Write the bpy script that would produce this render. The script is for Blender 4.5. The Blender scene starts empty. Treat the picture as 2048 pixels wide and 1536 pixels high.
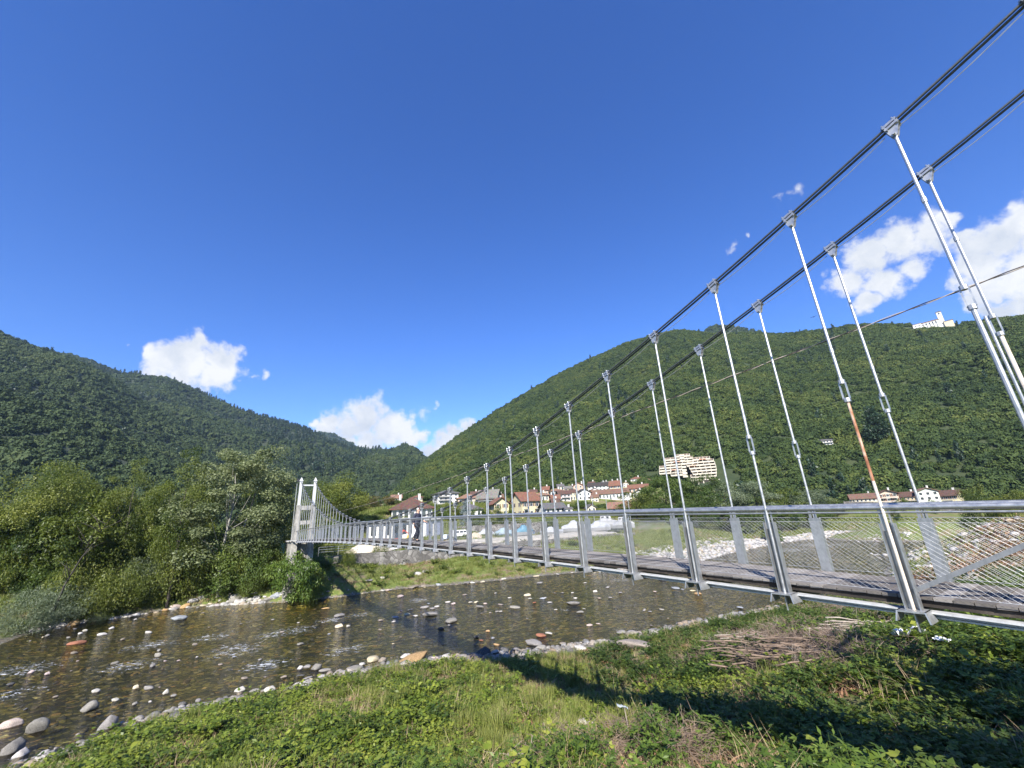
import bpy, bmesh, math, random
import numpy as np
from mathutils import Vector, Matrix

# ------------------------------------------------------------------ camera, sky, sun, exposure
SC = bpy.context.scene
COL = SC.collection
CAMZ = 9.3                       # eye height above the river surface (z = 0)
FPX, PITCH, ROLL = 824.77, 0.317956, -0.054382
cp, sp, cr_, sr_ = math.cos(PITCH), math.sin(PITCH), math.cos(ROLL), math.sin(ROLL)
_r0, _u0, _d0 = np.array([1, 0, 0.]), np.array([0, -sp, cp]), np.array([0, cp, sp])
_right, _up = cr_ * _r0 + sr_ * _u0, cr_ * _u0 - sr_ * _r0
cam = bpy.data.cameras.new('camera'); camo = bpy.data.objects.new('camera', cam); COL.objects.link(camo)
cam.sensor_width = 36; cam.lens = 36 * FPX / 2048; cam.clip_start = 0.1; cam.clip_end = 12000
M3 = Matrix(((_right[0], _up[0], -_d0[0]), (_right[1], _up[1], -_d0[1]), (_right[2], _up[2], -_d0[2])))
camo.matrix_world = Matrix.Translation((0, 0, CAMZ)) @ M3.to_4x4()
SC.camera = camo
SC.view_settings.view_transform = 'Standard'; SC.view_settings.look = 'None'
SC.view_settings.gamma = 1; SC.view_settings.use_curve_mapping = False
SC.view_settings.exposure = 1.2
SC.cycles.max_bounces = 8; SC.cycles.transparent_max_bounces = 16
SC.cycles.diffuse_bounces = 3; SC.cycles.glossy_bounces = 3; SC.cycles.transmission_bounces = 4
SC.cycles.caustics_reflective = False; SC.cycles.caustics_refractive = False
try: SC.cycles.use_denoising = True
except Exception: pass

SUN_EL = math.radians(36.7)
SUN_DIR = np.array([-.126 * math.cos(SUN_EL), -.992 * math.cos(SUN_EL), math.sin(SUN_EL)])   # towards the sun
sun = bpy.data.lights.new('sun', 'SUN'); suno = bpy.data.objects.new('sun', sun); COL.objects.link(suno)
sun.energy = 5.0; sun.angle = math.radians(.5); sun.color = (1, .945, .86)
suno.rotation_euler = Vector(tuple(SUN_DIR)).to_track_quat('Z', 'Y').to_euler()

def raydir(px, py):
    x, y = px - 1024, py - 768
    x, y = cr_ * x + sr_ * y, -sr_ * x + cr_ * y
    d = np.array([x, FPX * cp + y * sp, FPX * sp - y * cp])
    return d / np.linalg.norm(d)

world = bpy.data.worlds.new('World'); SC.world = world; world.use_nodes = True
def build_world():
    nt = world.node_tree; N = nt.nodes; L = nt.links; N.clear()
    out = N.new('ShaderNodeOutputWorld'); bg = N.new('ShaderNodeBackground'); bc = N.new('ShaderNodeBackground')
    sky = N.new('ShaderNodeTexSky'); sky.sky_type = 'NISHITA'; sky.sun_disc = False
    sky.sun_elevation = SUN_EL; sky.sun_rotation = math.atan2(SUN_DIR[0], SUN_DIR[1])
    sky.altitude = 600; sky.air_density = 1.0; sky.dust_density = 0.1; sky.ozone_density = 4.0
    bg.inputs[1].default_value = 0.106
    hs = N.new('ShaderNodeHueSaturation'); hs.inputs['Saturation'].default_value = 1.25; hs.inputs['Hue'].default_value = .517
    L.new(sky.outputs[0], hs.inputs['Color']); L.new(hs.outputs[0], bg.inputs[0])
    geo = N.new('ShaderNodeTexCoord'); V = V0 = geo.outputs['Generated']
    nz = N.new('ShaderNodeTexNoise'); nz.inputs['Scale'].default_value = 22; nz.inputs['Detail'].default_value = 10
    nz.inputs['Roughness'].default_value = .64; L.new(V, nz.inputs['Vector'])
    def math_(op, a, b=None, c=None, clamp=False):
        m = N.new('ShaderNodeMath'); m.operation = op; m.use_clamp = clamp
        for i, v in enumerate((a, b, c)):
            if v is None: continue
            if isinstance(v, (int, float)): m.inputs[i].default_value = v
            else: L.new(v, m.inputs[i])
        return m.outputs[0]
    def vnoise_(scale, amp, detail):
        n_ = N.new('ShaderNodeTexNoise'); n_.inputs['Scale'].default_value = scale; n_.inputs['Detail'].default_value = detail; L.new(V0, n_.inputs['Vector'])
        s_ = N.new('ShaderNodeVectorMath'); s_.operation = 'SUBTRACT'; L.new(n_.outputs['Color'], s_.inputs[0]); s_.inputs[1].default_value = (.5, .5, .5)
        k_ = N.new('ShaderNodeVectorMath'); k_.operation = 'SCALE'; L.new(s_.outputs[0], k_.inputs[0]); k_.inputs['Scale'].default_value = amp; return k_.outputs[0]
    w1_, w2_ = vnoise_(16, .045, 3), vnoise_(52, .024, 5)
    for q_ in (w1_, w2_):
        a_ = N.new('ShaderNodeVectorMath'); a_.operation = 'ADD'; L.new(V, a_.inputs[0]); L.new(q_, a_.inputs[1]); V = a_.outputs[0]
    def field(blobs, up=0.0):
        f = None
        for (x, y, r) in blobs:
            c = raydir(x, y)
            rad = .5 * (np.linalg.norm(raydir(x + r, y) - c) + np.linalg.norm(raydir(x, y + r) - c))
            c = c.copy(); c[2] -= up * rad
            d = N.new('ShaderNodeVectorMath'); d.operation = 'DISTANCE'; L.new(V, d.inputs[0]); d.inputs[1].default_value = tuple(c)
            g = math_('MULTIPLY_ADD', d.outputs['Value'], -1 / rad, 1.0)
            f = g if f is None else math_('SMOOTH_MAX', f, g, .18)
        return f
    dense = [(385,718,60),(330,722,48),(440,722,50),(400,684,30),(350,742,50),(420,755,46),(466,716,24),(302,708,22),(310,740,30),
             (740,832,50),(778,856,48),(700,850,48),(662,846,30),(652,862,26),(632,852,15),(815,868,38),(840,870,24),(730,884,44),(690,880,30),
             (890,882,30),(905,866,22),(933,856,20),(860,908,28),(828,908,18),(880,905,30),
             (1800,490,66),(1742,512,58),(1702,560,46),(1732,602,32),(1860,470,54),(1892,440,28),(1772,560,48),(1820,538,40),(1680,548,18),
             (2000,484,74),(2052,430,62),(1952,490,48),(2044,545,74),(1985,572,54),(2060,610,64),(1925,560,34),(1955,612,30),(1930,470,24),(2100,500,80),(2110,420,70),(2000,630,40),(2050,620,50),(1960,530,50)]
    faint = [(523,745,13),(498,752,12),(252,693,9),(850,826,18),(867,814,8),(822,834,12),(1553,398,12),(1590,382,18),(1574,390,16),(1465,496,14),(1500,470,10),(1655,545,14)]
    f1 = field(dense); f2 = field(faint)
    nn = math_('MULTIPLY_ADD', nz.outputs[0], 1.9, -.98)
    a1 = N.new('ShaderNodeMapRange'); a1.interpolation_type = 'SMOOTHSTEP'
    L.new(math_('ADD', f1, nn), a1.inputs['Value']); a1.inputs['From Min'].default_value = -.06; a1.inputs['From Max'].default_value = .56
    a2 = N.new('ShaderNodeMapRange'); a2.interpolation_type = 'SMOOTHSTEP'
    L.new(math_('ADD', f2, math_('MULTIPLY', nn, 1.2)), a2.inputs['Value']); a2.inputs['From Min'].default_value = .05; a2.inputs['From Max'].default_value = 1.0
    a2.inputs['To Max'].default_value = .75
    alpha = math_('MAXIMUM', a1.outputs[0], a2.outputs[0])
    # cloud tone: bright billows, blue-grey hollows and bases
    n2 = N.new('ShaderNodeTexNoise'); n2.inputs['Scale'].default_value = 11; n2.inputs['Detail'].default_value = 6; n2.inputs['Roughness'].default_value = .55
    mp = N.new('ShaderNodeMapping'); mp.inputs['Location'].default_value = (3.1, 1.7, .4); L.new(V, mp.inputs[0]); L.new(mp.outputs[0], n2.inputs['Vector'])
    core = N.new('ShaderNodeMapRange'); L.new(math_('ADD', f1, math_('MULTIPLY', nn, .45)), core.inputs['Value'])
    core.inputs['From Min'].default_value = .08; core.inputs['From Max'].default_value = .5
    tone = math_('MULTIPLY', core.outputs[0], math_('MULTIPLY_ADD', n2.outputs[0], 3.4, -1.35, clamp=True), clamp=True)
    ramp = N.new('ShaderNodeMixRGB'); ramp.inputs[1].default_value = (.435, .44, .448, 1); ramp.inputs[2].default_value = (.27, .30, .355, 1)
    L.new(tone, ramp.inputs[0]); L.new(ramp.outputs[0], bc.inputs[0]); bc.inputs[1].default_value = 1.0
    mix = N.new('ShaderNodeMixShader'); L.new(alpha, mix.inputs[0]); L.new(bg.outputs[0], mix.inputs[1]); L.new(bc.outputs[0], mix.inputs[2])
    L.new(mix.outputs[0], out.inputs[0])
build_world()

# ------------------------------------------------------------------ helpers
RNG = np.random.default_rng(7)
rnd = random.Random(11)
def at_r(px, py, r):
    d = raydir(px, py); s = r / math.hypot(d[0], d[1]); return np.array([d[0] * s, d[1] * s, CAMZ + d[2] * s])
def at_z(px, py, z):
    d = raydir(px, py); s = (z - CAMZ) / d[2]; return np.array([d[0] * s, d[1] * s, z])
def depth(p): return float(np.dot(np.array(p) - np.array([0, 0, CAMZ]), _d0))

PSI = 2.16693
AX = np.array([math.cos(PSI), math.sin(PSI), 0]); NR = np.array([AX[1], -AX[0], 0])      # along the bridge / across it
UPV = np.array([0, 0, 1.])
def BP(t, lat, z): return t * AX + lat * NR + z * UPV

def tag(o, label=None, cat=None, group=None, kind=None):
    if label: o['label'] = label
    if cat: o['category'] = cat
    if group: o['group'] = group
    if kind: o['kind'] = kind
    return o
def empty(name, loc, label, cat, group=None, rz=0.0):
    o = bpy.data.objects.new(name, None); COL.objects.link(o); o.location = tuple(loc); o.rotation_euler = (0, 0, rz)
    o.empty_display_size = .2
    return tag(o, label, cat, group)
def link(name, me, parent=None):
    o = bpy.data.objects.new(name, me); COL.objects.link(o)
    if parent is not None: o.parent = parent
    return o

class MB:
    """collects shapes, then becomes one mesh"""
    def __init__(s): s.v = []; s.f = []; s.m = []
    def poly(s, pts, faces, mi=0):
        b = len(s.v); s.v += [tuple(map(float, p)) for p in pts]
        for f in faces: s.f.append(tuple(b + i for i in f)); s.m.append(mi)
        return s
    def box(s, c, sx, sy, sz, ax=None, mi=0, taper=1.0):
        c = np.array(c, float)
        X, Y, Z = ax if ax is not None else (np.array([1, 0, 0.]), np.array([0, 1, 0.]), np.array([0, 0, 1.]))
        P = []
        for k in (-1, 1):
            t = taper if k > 0 else 1.0
            for (i, j) in ((-1, -1), (1, -1), (1, 1), (-1, 1)):
                P.append(c + X * (i * sx / 2 * t) + Y * (j * sy / 2 * t) + Z * (k * sz / 2))
        return s.poly(P, [(3, 2, 1, 0), (4, 5, 6, 7), (0, 1, 5, 4), (1, 2, 6, 5), (2, 3, 7, 6), (3, 0, 4, 7)], mi)
    def tube(s, pts, r, n=6, mi=0, cap=True):
        pts = [np.array(p, float) for p in pts]
        rs = r if hasattr(r, '__len__') else [r] * len(pts)
        b = len(s.v); prev = None
        for i, p in enumerate(pts):
            d = pts[min(i + 1, len(pts) - 1)] - pts[max(i - 1, 0)]; d = d / (np.linalg.norm(d) + 1e-12)
            if prev is None:
                a = np.array([0, 0, 1.]) if abs(d[2]) < .9 else np.array([1, 0, 0.])
            else: a = prev
            u = a - d * np.dot(a, d); u /= np.linalg.norm(u) + 1e-12; prev = u
            w = np.cross(d, u)
            for k in range(n):
                an = 2 * math.pi * k / n
                s.v.append(tuple(p + rs[i] * (math.cos(an) * u + math.sin(an) * w)))
        for i in range(len(pts) - 1):
            for k in range(n):
                a0 = b + i * n + k; a1 = b + i * n + (k + 1) % n
                s.f.append((a0, a1, a1 + n, a0 + n)); s.m.append(mi)
        if cap:
            s.f.append(tuple(b + k for k in reversed(range(n)))); s.m.append(mi)
            e = b + (len(pts) - 1) * n; s.f.append(tuple(e + k for k in range(n))); s.m.append(mi)
        return s
    def mesh(s, name, mats, smooth=False):
        me = bpy.data.meshes.new(name); me.from_pydata(s.v, [], s.f)
        for m in (mats if isinstance(mats, (list, tuple)) else [mats]): me.materials.append(m)
        me.polygons.foreach_set('material_index', s.m)
        if smooth: me.polygons.foreach_set('use_smooth', [True] * len(s.f))
        me.update(); return me
    def build(s, name, mats, parent=None, smooth=False): return link(name, s.mesh(name, mats, smooth), parent)

def np_mesh(name, V, F, mat, tint=None, smooth=False, mats=None, mi=None):
    """V (n,3), F (m,k) numpy"""
    me = bpy.data.meshes.new(name); n, m, k = len(V), len(F), F.shape[1]
    me.vertices.add(n); me.vertices.foreach_set('co', np.ascontiguousarray(V, dtype=np.float32).ravel())
    me.loops.add(m * k); me.loops.foreach_set('vertex_index', np.ascontiguousarray(F, dtype=np.int32).ravel())
    me.polygons.add(m); me.polygons.foreach_set('loop_start', np.arange(0, m * k, k, dtype=np.int32))
    me.polygons.foreach_set('loop_total', np.full(m, k, dtype=np.int32))
    if smooth: me.polygons.foreach_set('use_smooth', np.ones(m, dtype=bool))
    for x in (mats or [mat]): me.materials.append(x)
    if mi is not None: me.polygons.foreach_set('material_index', np.asarray(mi, dtype=np.int32))
    if tint is not None:
        a = me.attributes.new('tint', 'FLOAT', 'FACE'); a.data.foreach_set('value', np.asarray(tint, dtype=np.float32))
    me.update(calc_edges=True); me.validate(); return me

# value noise for shapes -------------------------------------------------
_P = np.random.default_rng(3).random((64, 64, 64)).astype(np.float32)
def vnoise(P):
    P = np.asarray(P, float); i = np.floor(P).astype(int); f = P - i; f = f * f * (3 - 2 * f)
    r = 0
    for a in (0, 1):
        for b in (0, 1):
            for c in (0, 1):
                w = (f[:, 0] if a else 1 - f[:, 0]) * (f[:, 1] if b else 1 - f[:, 1]) * (f[:, 2] if c else 1 - f[:, 2])
                r = r + w * _P[(i[:, 0] + a) % 64, (i[:, 1] + b) % 64, (i[:, 2] + c) % 64]
    return r * 2 - 1
def fbm(P, o=4):
    r = 0; a = 1.0; t = 0
    P = np.asarray(P, float)
    for k in range(o): r = r + a * vnoise(P * 2 ** k + 13.7 * k); t += a; a *= .5
    return r / t
def fbm2(x, y, s, o=4, z=0.0):
    x = np.asarray(x, float); y = np.asarray(y, float)
    return fbm(np.stack([x.ravel() * s, y.ravel() * s, np.full(x.size, z)], 1), o).reshape(x.shape)

# ------------------------------------------------------------------ materials
class Nd:
    def __init__(s, name):
        s.mat = bpy.data.materials.new(name); s.mat.use_nodes = True; s.nt = s.mat.node_tree; s.N = s.nt.nodes; s.L = s.nt.links
        s.N.clear(); s.out = s.N.new('ShaderNodeOutputMaterial')
    def n(s, t, **kw):
        x = s.N.new(t)
        for k, v in kw.items():
            if k in x.inputs.keys() if hasattr(x.inputs, 'keys') else False: pass
            setattr(x, k, v)
        return x
    def set(s, sock, v):
        if isinstance(v, bpy.types.NodeSocket): s.L.new(v, sock)
        elif isinstance(v, (tuple, list)) and len(v) == 3 and sock.type == 'RGBA': sock.default_value = (*v, 1)
        else: sock.default_value = v
    def coord(s, kind='Object', scale=(1, 1, 1), rot=(0, 0, 0), loc=(0, 0, 0)):
        if kind == 'Position': o = s.n('ShaderNodeNewGeometry').outputs['Position']
        else: o = s.n('ShaderNodeTexCoord').outputs[kind]
        m = s.n('ShaderNodeMapping'); s.L.new(o, m.inputs[0]); m.inputs['Scale'].default_value = scale; m.inputs['Rotation'].default_value = rot
        m.inputs['Location'].default_value = loc; return m.outputs[0]
    def noise(s, v, scale, detail=4, rough=.5, dist=0):
        x = s.n('ShaderNodeTexNoise'); s.L.new(v, x.inputs['Vector']); x.inputs['Scale'].default_value = scale; x.inputs['Detail'].default_value = detail
        x.inputs['Roughness'].default_value = rough; x.inputs['Distortion'].default_value = dist; return x.outputs[0]
    def voro(s, v, scale, out='Color', feat='F1', rand=1):
        x = s.n('ShaderNodeTexVoronoi', feature=feat); s.L.new(v, x.inputs['Vector']); x.inputs['Scale'].default_value = scale
        x.inputs['Randomness'].default_value = rand; return x.outputs[out]
    def ramp(s, fac, stops, interp='LINEAR'):
        r = s.n('ShaderNodeValToRGB'); s.L.new(fac, r.inputs[0]); e = r.color_ramp.elements; r.color_ramp.interpolation = interp
        while len(e) < len(stops): e.new(.5)
        for i, (p, c) in enumerate(stops): e[i].position = p; e[i].color = (*c, 1) if len(c) == 3 else c
        return r.outputs[0]
    def mix(s, fac, a, b, mode='MIX'):
        m = s.n('ShaderNodeMixRGB', blend_type=mode); s.set(m.inputs[0], fac); s.set(m.inputs[1], a); s.set(m.inputs[2], b); return m.outputs[0]
    def math(s, op, a, b=None, clamp=False):
        m = s.n('ShaderNodeMath', operation=op, use_clamp=clamp); s.set(m.inputs[0], a)
        if b is not None: s.set(m.inputs[1], b)
        return m.outputs[0]
    def rng(s, v, a, b, c=0., d=1., smooth=True):
        m = s.n('ShaderNodeMapRange'); s.L.new(v, m.inputs[0])
        if smooth: m.interpolation_type = 'SMOOTHSTEP'
        for i, x in enumerate((a, b, c, d)): m.inputs[i + 1].default_value = x
        return m.outputs[0]
    def bump(s, h, strength=.3, dist=.02, normal=None):
        b = s.n('ShaderNodeBump'); s.L.new(h, b.inputs['Height']); b.inputs['Strength'].default_value = strength; b.inputs['Distance'].default_value = dist
        if normal is not None: s.L.new(normal, b.inputs['Normal'])
        return b.outputs[0]
    def bsdf(s, color, rough=.8, metal=0., normal=None, spec=.5):
        p = s.n('ShaderNodeBsdfPrincipled'); s.set(p.inputs['Base Color'], color); s.set(p.inputs['Roughness'], rough); s.set(p.inputs['Metallic'], metal)
        p.inputs['Specular IOR Level'].default_value = spec
        if normal is not None: s.L.new(normal, p.inputs['Normal'])
        return p.outputs[0]
    def done(s, sh): s.L.new(sh, s.out.inputs[0]); return s.mat

MATS = {}
def plain(name, col, rough=.8, metal=0., var=.15, scale=3., kind='Object', bump=.0, spec=.5):
    if name in MATS: return MATS[name]
    d = Nd(name); v = d.coord(kind); n = d.noise(v, scale, 6, .6)
    a = tuple(c * (1 - var) for c in col); b = tuple(min(1, c * (1 + var)) for c in col)
    c = d.ramp(n, [(.3, a), (.7, b)])
    nm = d.bump(d.noise(v, scale * 6, 4), bump, .02) if bump else None
    MATS[name] = d.done(d.bsdf(c, rough, metal, nm, spec)); return MATS[name]

def leaf_mat(name, dark, mid, light, trans=.35, rough=.5, patch=.25, hue=None):
    d = Nd(name)
    t = d.n('ShaderNodeAttribute', attribute_name='tint').outputs['Fac']
    oi = d.n('ShaderNodeObjectInfo').outputs['Random']
    pos = d.coord('Position')
    big = d.noise(pos, patch, 3)
    f = d.math('ADD', d.math('MULTIPLY', t, .55), d.math('ADD', d.math('MULTIPLY', oi, .25), d.math('MULTIPLY', d.math('SUBTRACT', big, .5), .9)))
    c = d.ramp(f, [(.05, dark), (.42, mid), (.85, light)])
    pr = d.bsdf(c, rough, 0, None, .35)
    tr = d.n('ShaderNodeBsdfTranslucent'); d.L.new(d.mix(.5, c, (.16, .22, .02), 'MIX'), tr.inputs[0])
    m = d.n('ShaderNodeMixShader'); m.inputs[0].default_value = trans; d.L.new(pr, m.inputs[1]); d.L.new(tr.outputs[0], m.inputs[2])
    MATS[name] = d.done(m.outputs[0]); return MATS[name]

LEAF_ASH = leaf_mat('leaf_fresh', (.034, .058, .010), (.112, .140, .022), (.225, .235, .045))
LEAF_POP = leaf_mat('leaf_poplar', (.080, .105, .048), (.195, .225, .105), (.35, .38, .23), .36, .55)
LEAF_DARK = leaf_mat('leaf_dark', (.026, .054, .012), (.074, .115, .022), (.150, .190, .04))
LEAF_WILLOW = leaf_mat('leaf_willow', (.07, .095, .05), (.150, .185, .105), (.25, .29, .19), .3)
LEAF_YEL = leaf_mat('leaf_yellow', (.07, .10, .015), (.14, .18, .03), (.23, .25, .05))
LEAF_BROWN = leaf_mat('leaf_ochre', (.06, .06, .02), (.13, .10, .035), (.20, .15, .05))
LEAF_BRAM = leaf_mat('leaf_bramble', (.038, .072, .010), (.142, .192, .024), (.315, .335, .058), .34, .45, .6)
LEAF_ELDER = leaf_mat('leaf_elder', (.032, .070, .012), (.098, .155, .026), (.20, .255, .05), .34, .45, .6)
GRASS = leaf_mat('grass_blade', (.072, .105, .018), (.185, .215, .048), (.34, .34, .10), .35, .55, .5)
GRASS_FAR = leaf_mat('grass_far', (.080, .115, .022), (.165, .200, .042), (.28, .27, .09), .3, .6, .35)
STRAW = leaf_mat('dry_straw', (.16, .105, .06), (.30, .215, .125), (.50, .40, .25), .2, .7, .8)
RUSTLEAF = leaf_mat('dry_litter', (.085, .045, .025), (.20, .105, .06), (.36, .22, .12), .1, .8, .8)
SPRUCE_BLUE = leaf_mat('needle_blue', (.07, .10, .10), (.14, .18, .18), (.22, .27, .27), .1)
CONIFER = leaf_mat('needle_dark', (.010, .022, .012), (.020, .042, .022), (.036, .066, .03), .1)
HILL_NEAR = leaf_mat('forest_crown', (.013, .031, .007), (.046, .073, .013), (.125, .136, .027), .15, .8, .017)
HILL_FAR = leaf_mat('forest_crown_far', (.015, .032, .011), (.042, .066, .020), (.088, .106, .032), .12, .8, .006)

def steel(name, base=(.60, .61, .62), rough=.38, metal=.75, streak=.25):
    d = Nd(name); v = d.coord('Object'); n = d.noise(v, 9, 5, .6); n2 = d.noise(d.coord('Object', (40, 40, 3)), 1.5, 3)
    c = d.mix(streak, d.ramp(n, [(.3, tuple(x * .78 for x in base)), (.7, tuple(min(1, x * 1.12) for x in base))]), d.ramp(n2, [(.35, tuple(x * .6 for x in base)), (.65, base)]))
    MATS[name] = d.done(d.bsdf(c, d.rng(n, .3, .7, rough - .06, rough + .1), metal, d.bump(n, .05, .01))); return MATS[name]
GALV = steel('galvanised_steel', (.42, .43, .435), .40, .75, .3)
GALV_PALE = steel('galvanised_pale', (.46, .47, .475), .42, .7, .25)
WHITE_STEEL = steel('pale_painted_steel', (.56, .57, .57), .5, .25, .25)
CABLE = plain('dark_cable', (.075, .080, .088), .45, .5, .3, 30)
WIRE = steel('net_wire', (.42, .43, .44), .45, .4, .05)
d = Nd('rusty_rod'); v = d.coord('Object', (1, 1, .35)); n = d.noise(v, 6, 6, .65)
RUST = d.done(d.bsdf(d.ramp(n, [(.3, (.16, .055, .025)), (.48, (.33, .15, .08)), (.62, (.62, .48, .38))]), .75, .1))
d = Nd('worn_beige_rod'); v = d.coord('Object', (1, 1, .3)); n = d.noise(v, 6, 6, .65)
BEIGEROD = d.done(d.bsdf(d.ramp(n, [(.3, (.22, .12, .07)), (.45, (.62, .55, .46)), (.7, (.72, .68, .62))]), .6, .2))

def wood_deck():
    d = Nd('weathered_planks'); v = d.coord('Object'); g = d.n('ShaderNodeAttribute', attribute_name='tint').outputs['Fac']
    fib = d.noise(d.coord('Object', (1, 1, 1), (0, 0, -PSI)), 1.0, 2)
    n = d.noise(v, 5, 6, .65)
    f = d.math('ADD', d.math('MULTIPLY', g, .6), d.math('MULTIPLY', n, .5))
    c = d.ramp(f, [(.2, (.085, .077, .070)), (.55, (.165, .150, .138)), (.9, (.25, .232, .215))])
    return d.done(d.bsdf(c, .9, 0, d.bump(d.noise(v, 30, 4), .25, .01), .2))
DECK = wood_deck()
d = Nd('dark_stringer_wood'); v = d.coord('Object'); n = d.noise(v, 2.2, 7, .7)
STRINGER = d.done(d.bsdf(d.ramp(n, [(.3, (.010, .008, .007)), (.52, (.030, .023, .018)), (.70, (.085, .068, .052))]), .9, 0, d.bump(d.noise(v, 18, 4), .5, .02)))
d = Nd('stained_concrete'); v = d.coord('Position', (1, 1, .35)); n = d.noise(v, .9, 7, .65); n2 = d.noise(d.coord('Object', (1, 1, .6)), 5, 5)
CONC = d.done(d.bsdf(d.mix(d.rng(n, .42, .60), d.ramp(n2, [(.3, (.24, .225, .20)), (.7, (.38, .365, .33))]), d.ramp(n2, [(.3, (.07, .07, .068)), (.7, (.2, .2, .19))])), .9, 0, d.bump(n2, .25, .03)))

def plaster(name, col):
    if name in MATS: return MATS[name]
    d = Nd(name); v = d.coord('Object'); n = d.noise(d.coord('Object', (1, 1, .4)), .6, 6, .6)
    c = d.ramp(n, [(.25, tuple(x * .82 for x in col)), (.6, col), (.85, tuple(min(.9, x * 1.06) for x in col))])
    MATS[name] = d.done(d.bsdf(c, .9, 0, d.bump(d.noise(v, 12, 4), .12, .02), .2)); return MATS[name]
def roof_mat(name, col):
    if name in MATS: return MATS[name]
    d = Nd(name); v = d.coord('Object'); n = d.noise(v, 1.2, 5, .7)
    t = d.voro(d.coord('Object', (3.2, 3.2, 3.2)), 1.0)
    c = d.mix(.45, d.ramp(n, [(.3, tuple(x * .7 for x in col)), (.7, tuple(min(1, x * 1.2) for x in col))]), d.mix(1, col, t, 'MULTIPLY'))
    w = d.n('ShaderNodeTexWave'); d.L.new(d.coord('Object', (1, 1, 0)), w.inputs[0]); w.inputs['Scale'].default_value = 3
    MATS[name] = d.done(d.bsdf(c, .85, 0, d.bump(w.outputs['Fac'], .3, .05), .25)); return MATS[name]
GLASS = plain('window_glass', (.035, .042, .05), .08, 0, .3, 2, spec=.8)
FRAME = plain('window_frame', (.70, .69, .66), .6, 0, .08)
SHUT_BR = plain('shutter_brown', (.10, .05, .03), .7, 0, .2)
SHUT_GR = plain('shutter_grey', (.20, .20, .21), .7, 0, .2)
DARKWOOD = plain('dark_wood', (.055, .038, .028), .8, 0, .3)

def stone_mat():
    d = Nd('river_stone'); v = d.coord('Object'); oi = d.n('ShaderNodeObjectInfo'); r = oi.outputs['Random']
    n = d.noise(v, 2.2, 7, .62); n2 = d.noise(v, 14, 5, .6)
    tone = oi.outputs['Color']
    c = d.mix(.8, d.mix(1, tone, d.ramp(n, [(.28, (.42, .40, .38)), (.5, (.95, .94, .92)), (.72, (1.35, 1.34, 1.30))]), 'MULTIPLY'), d.mix(1, tone, d.ramp(n2, [(.3, (.40, .39, .37)), (.7, (1.3, 1.29, 1.27))]), 'MULTIPLY'))
    h = d.n('ShaderNodeNewGeometry').outputs['Position']; sx = d.n('ShaderNodeSeparateXYZ'); d.L.new(h, sx.inputs[0])
    wet = d.rng(d.math('ADD', sx.outputs[2], d.math('MULTIPLY', d.math('SUBTRACT', n, .5), .05)), .0, .045)
    c2 = d.mix(wet, d.mix(1, c, (.34, .32, .29), 'MULTIPLY'), c)
    return d.done(d.bsdf(c2, d.rng(wet, 0, 1, .3, .85), 0, d.bump(n2, .35, .03), .4))
STONE = stone_mat()
BARK = plain('bark', (.055, .047, .038), .95, 0, .4, 6, bump=.5)
BARK_PALE = plain('bark_pale', (.24, .23, .20), .9, 0, .35, 5, bump=.4)
STICK = plain('dead_branch', (.165, .120, .088), .9, 0, .4, 4, bump=.4)
STICK_PALE = plain('bleached_branch', (.30, .26, .215), .9, 0, .25, 4, bump=.4)

# ------------------------------------------------------------------ the ground: one sheet through control heights
CTRL = []
def ctl(p): CTRL.append((float(p[0]), float(p[1]), float(p[2])))
NEAR_SHORE = [(40,1536),(130,1500),(240,1460),(370,1420),(480,1395),(600,1375),(700,1345),(800,1325),(900,1318),(1000,1312),(1090,1300),(1180,1285),(1300,1262),(1420,1240),(1560,1215),(1640,1200)]
FAR_SHORE = [(0,1290),(130,1250),(280,1228),(400,1213),(520,1206),(636,1198),(720,1188),(800,1178),(900,1170),(1000,1160),(1080,1152),(1160,1145),(1250,1142),(1400,1122),(1480,1100),(1560,1085),(1650,1077),(1750,1068)]
NS = [at_z(x, y, 0) for x, y in NEAR_SHORE] + [np.array(q, float) for q in ((46, 58, 0), (58, 70, 0), (74, 84, 0), (95, 96, 0), (130, 112, 0), (180, 140, 0))]
NS = [np.array((-40, 6, 0.)), np.array((-30, 14, 0.))] + NS
FS = [np.array((-95, 15, 0.)), np.array((-72, 30, 0.))] + [at_z(x, y, 0) for x, y in FAR_SHORE] + [np.array((140, 140, 0.)), np.array((190, 165, 0.))]
for p in NS + FS: ctl(p)
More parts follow.
